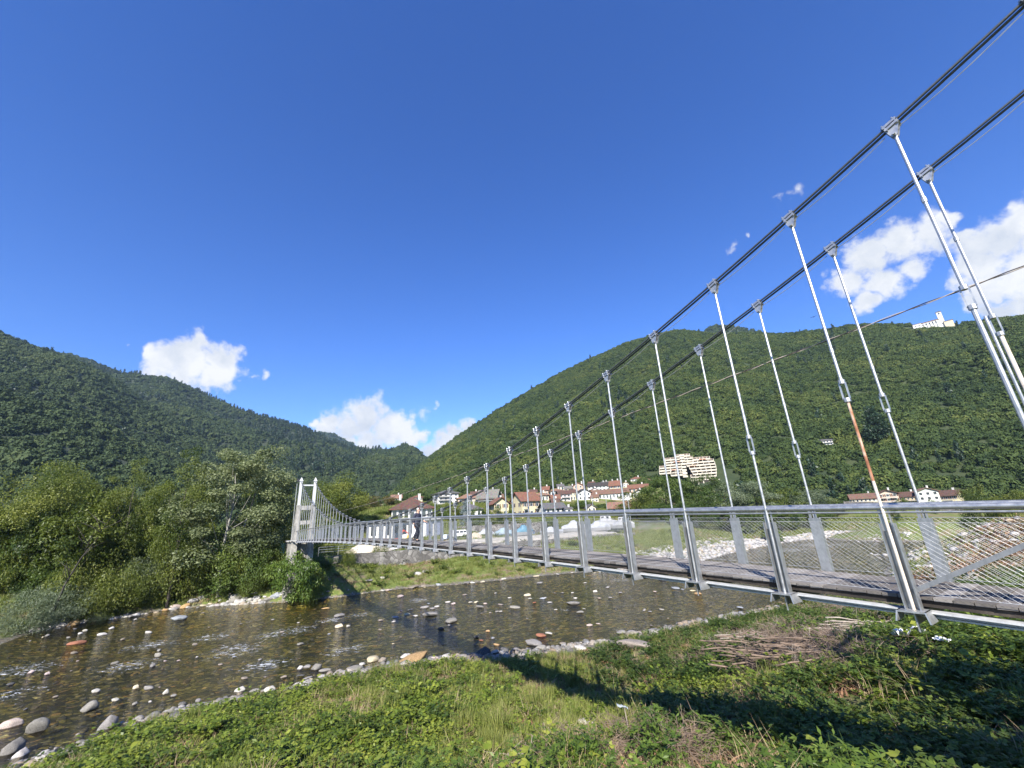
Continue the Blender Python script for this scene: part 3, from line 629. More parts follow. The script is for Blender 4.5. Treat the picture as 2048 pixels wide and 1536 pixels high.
def hanger(k, lat, s):
    t = tk(k); zt, zb = cabz(t), beamz(t) + .02; x = BP(t, lat, 0); m = MB()
    tz = None
    if k <= 0: tz = zb + 4.45
    elif k == 1: tz = zb + 3.45
    elif k == 2: tz = zb + 2.75
    mats = [GALV_PALE, RUST, BEIGEROD]; top = zt - .20; H = top - zb
    low = 0
    if k == 1 and s < 0: low = 1
    if k == 0 and s > 0: low = 2
    R = .0245 if k < 6 else .029
    if tz:
        m.tube([x + UPV * (tz + .16), x + UPV * top], R, 8)
        if k == 1 and s < 0:
            m.tube([x + UPV * (zb + 1.9), x + UPV * (tz - .16)], R * .9, 8, 1); m.tube([x + UPV * zb, x + UPV * (zb + 1.9)], R * .9, 8, 2)
        else: m.tube([x + UPV * zb, x + UPV * (tz - .16)], R * (1.25 if k <= 0 else .95), 8, low)
        if k == 0 and s < 0: m.tube([x + AX * -.075 + UPV * (zb + .3), x + AX * -.075 + UPV * (tz - .35)], R * .7, 8)
        if k <= 0: m.tube([x + UPV * (tz + 1.75), x + UPV * (tz + 1.83)], R * 1.45, 8)
    else: m.tube([x + UPV * zb, x + UPV * top], R, 8)
    for zz in (.52, .60):
        q = zb + H * zz
        if k < 14: m.tube([x + UPV * q, x + UPV * (q + .07)], R * 1.22, 8)
    o = bpart('hanger_rod', m, mats, smooth=False)
    # clamp gripping both ropes, with its triangular lug
    c = MB(); sl = (cabz(t + .05) - cabz(t - .05)) / .1; d_ = unit(AX + UPV * sl); u_ = np.cross(NR, d_); u_ = u_ if u_[2] > 0 else -u_; p = BP(t, lat, zt); fr = (d_, NR, u_)
    c.box(p + u_ * .055, .235, .12, .028, fr); c.box(p + u_ * .027, .21, .165, .038, fr); c.box(p - u_ * .034, .21, .165, .042, fr)
    for i in (-1, 1):
        c.tube([p + d_ * .08 * i + NR * .072 - u_ * .08, p + d_ * .08 * i + NR * .072 + u_ * .085], .012, 6); c.tube([p + d_ * .08 * i - NR * .072 - u_ * .08, p + d_ * .08 * i - NR * .072 + u_ * .085], .012, 6)
    for i in (-1, 1):
        a0 = p + NR * i * .038; q = [a0 - AX * .10 - UPV * .05, a0 + AX * .10 - UPV * .05, a0 + AX * .04 - UPV * .235, a0 - AX * .04 - UPV * .235]; q2 = [w + NR * .016 * i for w in q]
        c.poly(q + q2, [(0, 1, 2, 3), (7, 6, 5, 4), (0, 4, 5, 1), (1, 5, 6, 2), (2, 6, 7, 3), (3, 7, 4, 0)])
    c.tube([p - NR * .085 - UPV * .20, p + NR * .085 - UPV * .20], .026, 8)
    bpart('cable_clamp', c, GALV, o)
    if tz:
        b = MB(); q = x + UPV * tz
        for i in (-1, 1): b.box(q + AX * .046 * i, .020, .030, .30, FRM)
        b.tube([q - UPV * .20, q - UPV * .13], .05, 8); b.tube([q + UPV * .13, q + UPV * .20], .05, 8)
        bpart('turnbuckle', b, RUST if (k == 1 and s < 0) and False else GALV_PALE, o)
    return o
def post(k, lat, s):
    t = tk(k); z0 = beamz(t) + .03; m = MB(); zt = deckz(t) + 1.06; ztab = deckz(t) + RAILH - .02; x = BP(t, lat - s * .02, 0)
    # a channel section: two flanges and a web, open to the outside where the rod hangs
    for i in (-1, 1): m.box(x + AX * .088 * i + UPV * (z0 + zt) / 2, .018, .115, zt - z0, FRM)
    m.box(x - NR * s * .052 + UPV * (z0 + zt) / 2, .164, .014, zt - z0, FRM)
    m.box(x + AX * .055 - NR * s * .02 + UPV * (zt - .12 + ztab) / 2, .045, .03, ztab - zt + .12, FRM); m.box(x - AX * .055 - NR * s * .02 + UPV * (zt - .12 + ztab) / 2, .018, .03, ztab - zt + .12, FRM)
    o = bpart('railing_post', m, GALV)
    c = MB(); y = BP(t, lat + s * .03, beamz(t))
    c.box(y + UPV * .022, .34, .28, .022, FRM); q = .034
    for i in (-1, 1):     # splayed cheeks of the shoe
        a0 = y + AX * .17 * i; P = [a0 - NR * .14 + UPV * .033, a0 + NR * .14 + UPV * .033, a0 + NR * .16 + AX * i * .035 - UPV * .115, a0 - NR * .16 + AX * i * .035 - UPV * .115]; P2 = [w - AX * i * .02 for w in P]
        c.poly(P + P2, [(0, 1, 2, 3), (7, 6, 5, 4), (0, 4, 5, 1), (1, 5, 6, 2), (2, 6, 7, 3), (3, 7, 4, 0)])
    c.tube([y - UPV * .26, y + UPV * .0], .016, 6)
    bpart('shoe', c, GALV_PALE, o); return o
def net(k, lat, s):
    a_, b_ = tk(k) + .12, tk(k + 1) - .12; y = lat - s * .075; h = 1.02; m = MB(); z0 = lambda t: deckz(t) + .05
    w = b_ - a_; st = .092 if k < 6 else .14 if k < 14 else .26; wr = .00105 if k < 8 else .0011 if k < 14 else .0009
    for sg in (-1, 1):
        i = -h / .8
        while i < w:
            u0, v0, u1, v1 = i, 0.0, i + h / .8, h
            if u0 < 0: v0 = -u0 * .8; u0 = 0
            if u1 > w: v1 -= (u1 - w) * .8; u1 = w
            if u1 > u0 + .01:
                f = (lambda q: q) if sg > 0 else (lambda q: w - q)
                A, B = a_ + f(u0), a_ + f(u1); m.tube([BP(A, y + sg * .003, z0(A) + v0), BP(B, y + sg * .003, z0(B) + v1)], wr, 3, cap=False)
            i += st
    for v in (0, h): m.tube([BP(a_, y, z0(a_) + v), BP(b_, y, z0(b_) + v)], .0045, 4)
    return bpart('mesh_panel', m, WIRE)
for lat, s in ((LATN, -1), (LATF, 1)):
    for k in range(K0, K1 + 1):
        hanger(k, lat, s); post(k, lat, s)
        if k < K1: net(k, lat, s)
    m = MB(); r = [BP(x, lat - s * .02, deckz(x) + RAILH) for x in np.linspace(TA, TB, 100)]; m.tube(r, .042, 10); m.tube([p - UPV * .075 for p in r], .018, 6); bpart('handrail', m, GALV, smooth=True)
    # raking strut of the end panel
    m = MB(); m.box(.5 * (BP(tk(1) - .08, lat - s * .05, deckz(2.4) + .10) + BP(tk(0) - .25, lat - s * .05, deckz(.5) + 1.18)), 2.32, .05, .06, (unit(BP(tk(0) - .25, 0, deckz(.5) + 1.18) - BP(tk(1) - .08, 0, deckz(2.4) + .10)), NR, unit(np.cross(unit(BP(tk(0) - .25, 0, deckz(.5) + 1.18) - BP(tk(1) - .08, 0, deckz(2.4) + .10)), NR))))
    bpart('raking_strut', m, steel('dark_steel_%d' % (s + 1), (.22, .23, .24), .5, .4))
m = MB()
for k in range(K0, K1 + 1):
    t = tk(k); m.box(BP(t, 9.78, beamz(t) - .02), .14, 1.98, .05, FRM); m.box(BP(t, 9.78, beamz(t) - .10), .02, 1.98, .12, FRM)
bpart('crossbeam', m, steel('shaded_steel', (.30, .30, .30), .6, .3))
# towers
def tower(t, zg, zc, name='tower'):
    root = MB(); zt = cabz(t) + .10
    base = MB(); base.box(BP(t, 9.78, zg - 2.4), 1.5, 3.9, 5.2, FRM); o = bpart(name, base, CONC)
    for lat, s in ((LATN, -1), (LATF, 1)):
        m = MB(); n = 10; P = []
        for i in range(n + 1):
            f = i / n; z = zg + .3 + (zc - zg - .3) * f; w = .98 - .42 * f; dp = 1.05 - .50 * f; c = BP(t, lat + s * .18 * (1 - f), z)
            P += [c - AX * dp / 2 - NR * w / 2, c + AX * dp / 2 - NR * w / 2, c + AX * dp / 2 + NR * w / 2, c - AX * dp / 2 + NR * w / 2]
        F = [(3, 2, 1, 0), (4 * n, 4 * n + 1, 4 * n + 2, 4 * n + 3)]
        for i in range(n):
            for j in range(4): F.append((4 * i + j, 4 * i + (j + 1) % 4, 4 * i + 4 + (j + 1) % 4, 4 * i + 4 + j))
        m.poly(P, F); bpart('concrete_leg', m, CONC, o)
        m = MB(); m.box(BP(t, lat, (zc + zt) / 2 + .01), .42, .42, zt - zc - .02, FRM, taper=.86); m.box(BP(t, lat, zc + .025), .56, .56, .05, FRM)
        bpart('steel_leg', m, WHITE_STEEL, o)
        m = MB(); m.box(BP(t, lat, zt + .06), .52, .52, .12, FRM); m.box(BP(t, lat, zt + .30), .40, .40, .36, FRM, taper=.35); m.tube([BP(t, lat, zt + .46), BP(t, lat, zt + .58)], .06, 6)
        bpart('saddle_cap', m, WHITE_STEEL, o)
    for z, h in ((zc - .40, .62), (zc - 2.55, .55)):
        m = MB(); m.box(BP(t, 9.78, z), .42, 1.42, h, FRM); bpart('concrete_crossbeam', m, CONC, o)
    m = MB(); m.box(BP(t, 9.78, zt - .62), .16, 1.58, .20, FRM); bpart('steel_crossbeam', m, WHITE_STEEL, o)
tower(72.6, 3.4, 13.1); tower(-4.3, 5.6, 13.9)
# abutments and the flared ends of the deck
for t0, t1, zg in ((72.9, 78.5, -.5), (-3.7, -11., 3.5)):
    m = MB(); c = (t0 + t1) / 2; zd = deckz(t0 if t0 > 0 else -3.6); m.box(BP(c, 9.78, (zg + zd - .24) / 2), abs(t1 - t0), 3.1, zd - .24 - zg, FRM); bpart('abutment', m, CONC)
    m = MB(); m.box(BP(c, 9.78, zd - .11), abs(t1 - t0), 3.5, .20, FRM); bpart('landing_slab', m, plain('landing_paving', (.34, .33, .31), .9))
m = MB()
for i in range(9):
    f = i / 8; t = 70.2 + 2.6 * f; m.box(BP(t, LATN - .15 - .75 * f ** 2, deckz(t) - .03), .34, .10 + .3 * f, .05, FRM)
bpart('flared_edge', m, WHITE_STEEL)

# lamp column beside the far tower
lp = empty('lamp_column', BP(73.6, 8.35, 4.8), 'slim grey pole with dark camera head beside the far bridge tower', 'lamp post')
m = MB(); m.tube([np.zeros(3), UPV * 7.0 + NR * .02], [.06, .05], 8); m.tube([UPV * 7.0, UPV * 11.6], [.045, .04], 8); m.build('pole', GALV_PALE, lp)
m = MB(); m.box(UPV * 12.1 + NR * .1, .26, .34, .34, FRM); m.tube([UPV * 11.6, UPV * 11.98], .03, 6); m.box(UPV * 12.30 + NR * .1, .32, .42, .04, FRM); m.build('camera_head', plain('dark_housing', (.03, .03, .035), .5), lp)

# twisted aerial line running along the bridge
def util_z(t): return 13.05 - .060 * t + .00052 * t * t if t < 58 else 13.05 - .060 * 58 + .00052 * 58 * 58
m1, m2 = MB(), MB(); T = np.linspace(-6, 72.6, 420); A_, B_ = [], []
for t in T:
    ph = t * 2 * math.pi / 1.15; c = BP(t, 11.05, util_z(t)); A_.append(c + .014 * (math.cos(ph) * NR + math.sin(ph) * UPV)); B_.append(c - .014 * (math.cos(ph) * NR + math.sin(ph) * UPV))
ul = empty('aerial_line', BP(34, 11.05, 11.6), 'thin twisted utility line strung above the footbridge', 'cable')
m1.tube([p - BP(34, 11.05, 11.6) for p in A_], .010, 5).build('dark_strand', plain('strand_dark', (.05, .04, .04), .7), ul)
m2.tube([p - BP(34, 11.05, 11.6) for p in B_], .009, 5).build('pale_strand', plain('strand_pale', (.42, .36, .30), .7), ul)

# ------------------------------------------------------------------ buildings
CLEAR = []                      # (x, y, radius): no wood grows here
WALLS = dict(yellow=(.50, .45, .29), cream=(.52, .46, .34), white=(.56, .55, .52), pink=(.50, .40, .35), orange=(.44, .31, .23), ochre=(.50, .40, .23), peach=(.50, .40, .31), pale=(.50, .52, .45), grey=(.36, .36, .35), rose=(.52, .46, .44))
ROOFS = dict(red=(.21, .105, .070), brown=(.125, .073, .056), grey=(.13, .128, .126), terra=(.25, .15, .105), stone=(.19, .18, .155), dull=(.19, .115, .08), dark=(.06, .052, .048))
def wallm(k): return plaster('plaster_' + k, WALLS[k])
def roofm(k): return roof_mat('tiles_' + k, ROOFS[k])
def px_scale(p):
    dp = depth(p); r = math.hypot(p[0], p[1]); fy = dp
    return dp * (p[1] / r if p[1] > 0 else 1) / FPX, dp / FPX * .98         # metres per pixel across, metres per pixel up
def face_cam(p, yaw=0): return math.atan2(p[0], p[1]) * -1 + math.radians(yaw)
def win(par, x, y, z, w, h, side='f', shut=None, name='window', frame=True, dark=None):
    """window on the front (f: y = const, facing -y) or on a side wall (x = const)"""
    m = MB()
    def B(mm, u0, u1, v0, v1, o0, o1, mi=0):
        if side == 'f': mm.box(((u0 + u1) / 2 + x, y - (o0 + o1) / 2, z + (v0 + v1) / 2), u1 - u0, o1 - o0, v1 - v0, mi=mi)
        else:
            s = -1 if side == 'l' else 1; mm.box((x + s * (o0 + o1) / 2, y + (u0 + u1) / 2, z + (v0 + v1) / 2), o1 - o0, u1 - u0, v1 - v0, mi=mi)
    B(m, -w / 2, w / 2, 0, h, -.02, .03, 0)
    if frame:
        t = .09
        B(m, -w / 2 - t, -w / 2, -.0, h, -.02, .06, 1); B(m, w / 2, w / 2 + t, 0, h, -.02, .06, 1); B(m, -w / 2 - t, w / 2 + t, -t, 0, -.02, .09, 1); B(m, -w / 2 - t, w / 2 + t, h, h + t, -.02, .06, 1)
    o = m.build(name, [GLASS, FRAME], par)
    if shut is not None:
        for s in (-1, 1):
            q = MB(); B(q, s * (w / 2 + .10) + (0 if s > 0 else -w * .5), s * (w / 2 + .10) + (w * .5 if s > 0 else 0), 0, h, .03, .07); q.build('shutter', shut, o)
    return o
def house(label, px, py, wpx, hpx, dm, yaw, wall, roof, ridge='x', pitch=.42, rows=2, cols=3, side=2, over=.55, shut=None, balc=(), chim=1, hip=False, name='house', group=None, pos=None, wsz=None, upper=None, sides='lr', door=True, dz=0.0):
    p = on_ground(px, py) if pos is None else np.array(pos, float); p = p + UPV * dz
    sx, sy = px_scale(p); W, H = wpx * sx, hpx * sy; D = dm
    r = empty(name, p, label, 'house', group, face_cam(p, yaw)); CLEAR.append((p[0], p[1], max(W, D) * .75 + 3 if pos is None else max(W, D) * .5))
    rh = pitch * (D if ridge == 'x' else W) / 2; z0 = -2.5 if pos is None else -7
    m = MB()
    if hip: m.box((0, D / 2, (H + z0) / 2), W, D, H - z0)
    elif ridge == 'x':
        A = [(-W / 2, 0, z0), (-W / 2, D, z0), (-W / 2, D, H), (-W / 2, D / 2, H + rh), (-W / 2, 0, H)]; B = [(-a[0], a[1], a[2]) for a in A]
        m.poly(A + B, [(4, 3, 2, 1, 0), (5, 6, 7, 8, 9), (0, 5, 9, 4), (1, 2, 7, 6)])
    else:
        A = [(-W / 2, 0, z0), (W / 2, 0, z0), (W / 2, 0, H), (0, 0, H + rh), (-W / 2, 0, H)]; B = [(a[0], D, a[2]) for a in A]
        m.poly(A + B, [(0, 1, 2, 3, 4), (9, 8, 7, 6, 5), (1, 6, 7, 2), (5, 0, 4, 9)])
    m.build('wall', wallm(wall), r)
    if upper is not None:
        q = MB(); q.box((0, -.04, H * .78), W * 1.004, .12, H * .42); q.build('timber_front', upper, r)
    m = MB(); o = over; th = .20
    if hip:
        e = min(W, D) / 2 * .98; h = pitch * e; rx = max(W / 2 - e, .01); ry = max(D / 2 - e, .01); c = D / 2
        b = [(-W / 2 - o, -o, H - .05), (W / 2 + o, -o, H - .05), (W / 2 + o, D + o, H - .05), (-W / 2 - o, D + o, H - .05)]; b2 = [(x, y, z + th) for x, y, z in b]
        t = [(-rx, c - ry, H + h + th), (rx, c - ry, H + h + th), (rx, c + ry, H + h + th), (-rx, c + ry, H + h + th)]
        m.poly(b + b2 + t, [(3, 2, 1, 0), (0, 1, 5, 4), (1, 2, 6, 5), (2, 3, 7, 6), (3, 0, 4, 7), (4, 5, 9, 8), (5, 6, 10, 9), (6, 7, 11, 10), (7, 4, 8, 11), (8, 9, 10, 11)]); top = H + h
    else:
        S = D if ridge == 'x' else W; L0, L1 = (-W / 2 - o, W / 2 + o) if ridge == 'x' else (-o, D + o); dz_ = pitch * o
        if ridge == 'x': pr = [(-o, H - dz_), (D / 2, H + rh), (D + o, H - dz_), (D + o, H - dz_ + th), (D / 2, H + rh + th), (-o, H - dz_ + th)]
        else: pr = [(-W / 2 - o, H - dz_), (0, H + rh), (W / 2 + o, H - dz_), (W / 2 + o, H - dz_ + th), (0, H + rh + th), (-W / 2 - o, H - dz_ + th)]
        P = [((L0, a, b) if ridge == 'x' else (a, L0, b)) for a, b in pr] + [((L1, a, b) if ridge == 'x' else (a, L1, b)) for a, b in pr]
        F = [(0, 1, 7, 6), (1, 2, 8, 7), (2, 3, 9, 8), (3, 4, 10, 9), (4, 5, 11, 10), (5, 0, 6, 11), (0, 5, 4, 1), (1, 4, 3, 2), (6, 7, 10, 11), (7, 8, 9, 10)]
        m.poly(P, F); top = H + rh
    rf = m.build('roof', roofm(roof), r)
    for i in range(chim):
        cx = W * (.22 - .5 * i); m = MB(); m.box((cx, D * .5 + .6, top + .25), .6, .6, 1.5); m.box((cx, D * .5 + .6, top + 1.06), .8, .8, .12); m.build('chimney', wallm('white' if rnd.random() < .5 else 'grey'), rf)
    fl = H / max(rows, 1); ww, wh = wsz or (min(1.0, W / (cols * 2.1)), min(1.5, fl * .55))
    for i in range(rows):
        for j in range(cols):
            x = -W / 2 + W * (j + .5) / cols; b = i * fl + fl * .26
            if i == 0 and door and j == cols // 2: win(r, x, 0, .05, ww * 1.05, min(2.1, fl * .8), 'f', None, 'door', True); continue
            win(r, x, 0, b, ww, wh, 'f', shut)
    for sd in sides:
        for i in range(rows):
            for j in range(side): win(r, (-W / 2 if sd == 'l' else W / 2), D * (j + .5) / side, i * fl + fl * .26, ww, wh, sd, shut)
    for (x0, x1, fr) in balc:
        q = MB(); z = fr * H; q.box((W * (x0 + x1) / 2, -.6, z), W * (x1 - x0), 1.2, .16); b = MB()
        n = int(W * (x1 - x0) / .25) + 1
        for k in range(n): b.box((W * x0 + W * (x1 - x0) * k / max(1, n - 1), -1.16, z + .5), .035, .035, .9)
        b.box((W * (x0 + x1) / 2, -1.16, z + .98), W * (x1 - x0), .06, .06); s = q.build('balcony', wallm('grey'), r); b.build('balustrade', DARKWOOD, s)
    return r
VG = 'houses of the hillside village'
house('big yellow house with two stacked balconies and red roof', 1064, 1034, 40, 34, 10, 26, 'yellow', 'red', 'x', .62, 2, 3, 2, .9, SHUT_BR, ((-.42, -.20, .46), (.18, .44, .46)), 1, group=VG)
house('yellow wing with red gable adjoining the big yellow house', 1004, 1034, 30, 28, 11, 14, 'yellow', 'red', 'y', .68, 2, 2, 2, 1.0, SHUT_BR, (), 1, group=VG)
house('low white house with grey slab roof below the yellow house', 1112, 1029, 42, 13, 8, 20, 'white', 'grey', 'x', .45, 1, 4, 1, .8, None, (), 1, group=VG)
house('white garden outbuilding with round dark vent and flat grey roof', 1139, 1030, 14, 12, 5, 12, 'white', 'grey', 'x', .2, 1, 1, 1, .4, None, (), 1, group=VG)
house('dark timber chalet with broad grey stone roof', 974, 1008, 36, 13, 9, -14, 'white', 'stone', 'x', .75, 2, 4, 1, 1.1, None, ((-.48, .48, .5),), 1, upper=DARKWOOD, group=VG)
house('white apartment house with striped awnings and grey hip roof', 897, 1008, 42, 21, 10, 16, 'white', 'grey', 'x', .35, 3, 4, 2, .8, None, ((-.5, .1, .34), (-.5, .1, .68)), 1, hip=True, group=VG)
house('low house with two red hipped roofs right of the awning house', 937, 1007, 42, 10, 9, 4, 'peach', 'terra', 'x', .5, 1, 4, 1, .7, None, (), 0, hip=True, group=VG)
house('wide white house with brown hip roof behind the walking man', 824, 1042, 82, 22, 11, 4, 'white', 'brown', 'x', .62, 1, 7, 2, .8, None, (), 2, hip=True, group=VG, wsz=(1.1, 2.0))
house('white house with low grey roof half hidden by the blue spruce', 936, 1036, 56, 16, 9, 0, 'white', 'grey', 'x', .5, 1, 5, 1, .8, None, (), 1, hip=True, group=VG)
house('small square yellow house with red hip roof high on the left', 835, 1009, 20, 14, 8, 8, 'yellow', 'red', 'x', .42, 2, 3, 2, .5, SHUT_BR, (), 1, hip=True, group=VG)
house('leftmost pink house with flat red roof above the trees', 793, 1004, 19, 8, 8, 2, 'pink', 'terra', 'x', .45, 1, 3, 1, .7, None, (), 1, group=VG)
house('salmon orange gabled house standing highest in the village', 1158, 990, 20, 19, 10, -10, 'orange', 'red', 'y', .55, 3, 2, 2, .6, None, (), 1, group=VG)
house('white gabled house with black eaves in front of the salmon house', 1170, 1000, 26, 15, 9, 14, 'white', 'dark', 'y', .55, 2, 3, 2, .8, None, (), 1, group=VG)
house('narrow yellow house squeezed left of the white gable', 1147, 1000, 10, 15, 8, 4, 'yellow', 'brown', 'x', .4, 2, 2, 1, .4, None, (), 0, group=VG)
house('long pale pink house with dark brown roof', 1131, 1003, 23, 15, 9, 10, 'rose', 'brown', 'x', .42, 2, 3, 1, .6, None, ((-.3, .4, .5),), 0, group=VG)
house('long low row house with red brown roof and many white piers', 1222, 999, 74, 12, 8, 2, 'white', 'dull', 'x', .55, 1, 11, 1, .6, None, (), 2, group=VG)
house('bright yellow house with layered red roofs in the village centre', 1231, 985, 22, 14, 9, -8, 'yellow', 'red', 'x', .6, 2, 3, 2, .6, SHUT_BR, (), 2, group=VG)
house('long white house under a dark grey roof at the wood edge', 1198, 982, 44, 10, 8, -4, 'white', 'dark', 'x', .5, 2, 6, 1, .5, None, (), 1, group=VG)
house('white twin gabled house right of the row house', 1252, 998, 24, 12, 9, 12, 'white', 'dull', 'y', .5, 2, 2, 2, .6, None, (), 1, group=VG)
house('white house with wide chalet gable at the village end', 1279, 996, 24, 10, 9, 6, 'white', 'brown', 'y', .55, 1, 3, 2, .9, None, (), 1, group=VG)
house('orange house with red roof at the right end of the village', 1277, 986, 40, 10, 8, -3, 'orange', 'red', 'x', .5, 1, 5, 1, .6, None, (), 1, group=VG)
house('tall white three storey villa with red hip roof above the village', 1274, 972, 26, 16, 10, 10, 'white', 'red', 'x', .4, 3, 3, 2, .6, None, ((-.3, .5, .3),), 1, hip=True, group=VG, pos=hill_hit(1274, 970))
house('white annexe stepping down from the tall villa', 1297, 970, 20, 12, 8, 4, 'white', 'dull', 'x', .35, 2, 3, 1, .5, None, (), 0, group=VG, pos=hill_hit(1298, 968))
house('low ochre house with tan tiled roof among the lower trees', 1240, 1026, 42, 11, 8, -4, 'ochre', 'terra', 'x', .5, 1, 4, 1, .8, None, (), 1, group=VG)
house('small cream cottage with pointed grey roof between flagpoles', 1184, 1024, 17, 9, 7, 12, 'cream', 'grey', 'y', .7, 1, 2, 1, .6, None, (), 0, group=VG)
house('cream house with hipped terracotta roof behind the yellow house', 1084, 1003, 28, 12, 9, 4, 'cream', 'terra', 'x', .5, 1, 4, 2, .8, None, (), 1, hip=True, group=VG)
house('dark red house with deep eaves just left of the terracotta villa', 1090, 989, 15, 9, 8, -6, 'orange', 'red', 'x', .5, 2, 2, 1, .7, None, (), 1, group=VG)
house('white villa with flat terracotta hip roof at the wood edge', 1115, 992, 26, 10, 9, 8, 'white', 'terra', 'x', .4, 1, 4, 2, .7, None, (), 1, hip=True, group=VG)
house('low house with long red roof in front of the pale pink house', 1107, 1005, 26, 7, 8, 2, 'cream', 'red', 'x', .5, 1, 4, 1, .7, None, (), 0, group=VG)
house('tiny yellow house at the left end of the upper village', 1068, 992, 14, 8, 7, 6, 'ochre', 'brown', 'x', .4, 1, 2, 1, .5, None, (), 1, group=VG)
house('grey roofed house half hidden left of the highest salmon house', 1140, 984, 22, 7, 8, -5, 'cream', 'stone', 'x', .4, 1, 3, 1, .5, None, (), 1, group=VG)
for a_ in (('small grey roofed house peeping over the terracotta villa', 1122, 980, 13, 7, 6, 5, 'cream', 'grey', 'x'), ('tiny pale house at the wood edge right of the salmon house', 1183, 975, 12, 7, 6, -8, 'white', 'brown', 'x'), ('small stone roofed house behind the yellow village centre house', 1212, 974, 14, 6, 6, 6, 'cream', 'stone', 'x'), ('small rose gabled house above the row house middle', 1190, 988, 14, 8, 6, 10, 'rose', 'brown', 'y'),
           ('little cream house between the row house and the white gable', 1190, 1003, 15, 8, 6, -6, 'cream', 'dull', 'x'), ('small ochre house at the left foot of the pale pink house', 1112, 1012, 14, 8, 6, 8, 'ochre', 'brown', 'x'), ('small white house under the end chalet gable', 1296, 1001, 16, 8, 6, -4, 'white', 'terra', 'x'), ('narrow cream house left of the tall villa', 1252, 975, 12, 8, 6, 6, 'cream', 'dull', 'y'),
           ('small white house low among the trees right of the chalet', 1000, 1002, 14, 7, 6, 4, 'white', 'dull', 'x'), ('little peach house above the two hipped red roofs', 948, 996, 14, 7, 6, -6, 'peach', 'brown', 'x')): house(a_[0], *a_[1:], pitch=.5, rows=1 if a_[4] < 8 else 2, cols=2, side=1, over=.45, chim=1, group=VG)
RG = 'houses along the road at the foot of the mountain'
house('long cream farmhouse with red brown roof, leftmost by the road', 1735, 1012, 58, 15, 9, 6, 'cream', 'dull', 'x', .45, 2, 7, 2, .6, None, (), 1, group=RG)
house('tall pinkish gabled house with four small balconies', 1782, 1012, 42, 25, 12, 6, 'peach', 'brown', 'y', .42, 3, 3, 2, .9, SHUT_BR, ((-.32, -.1, .62), (.12, .36, .62), (-.32, -.1, .34), (.12, .36, .34)), 1, group=RG)
house('yellow orange terrace house with brown roof between two gables', 1821, 1010, 40, 17, 9, -4, 'ochre', 'brown', 'x', .42, 2, 5, 1, .6, None, ((-.45, .45, .5),), 1, group=RG)
house('pale green white house with orange red roof', 1864, 1011, 44, 28, 11, 10, 'pale', 'terra', 'y', .42, 3, 3, 2, .7, None, (), 1, group=RG)
house('rightmost yellow house with dark balconies by the road', 1903, 1011, 34, 20, 10, -12, 'yellow', 'brown', 'x', .4, 2, 4, 2, .8, SHUT_BR, ((-.4, .2, .5),), 1, group=RG)
house('low white carport with flat roof left of the farmhouse', 1708, 1013, 44, 5, 5, 0, 'grey', 'grey', 'x', .06, 1, 4, 0, .5, None, (), 0, group=RG, door=False)
house('white modern villa with terrace alone in the mountain wood', 1646, 888, 34, 10, 9, 12, 'white', 'grey', 'x', .3, 2, 5, 1, .6, None, ((-.4, .5, .5),), 0, pos=hill_hit(1646, 888))
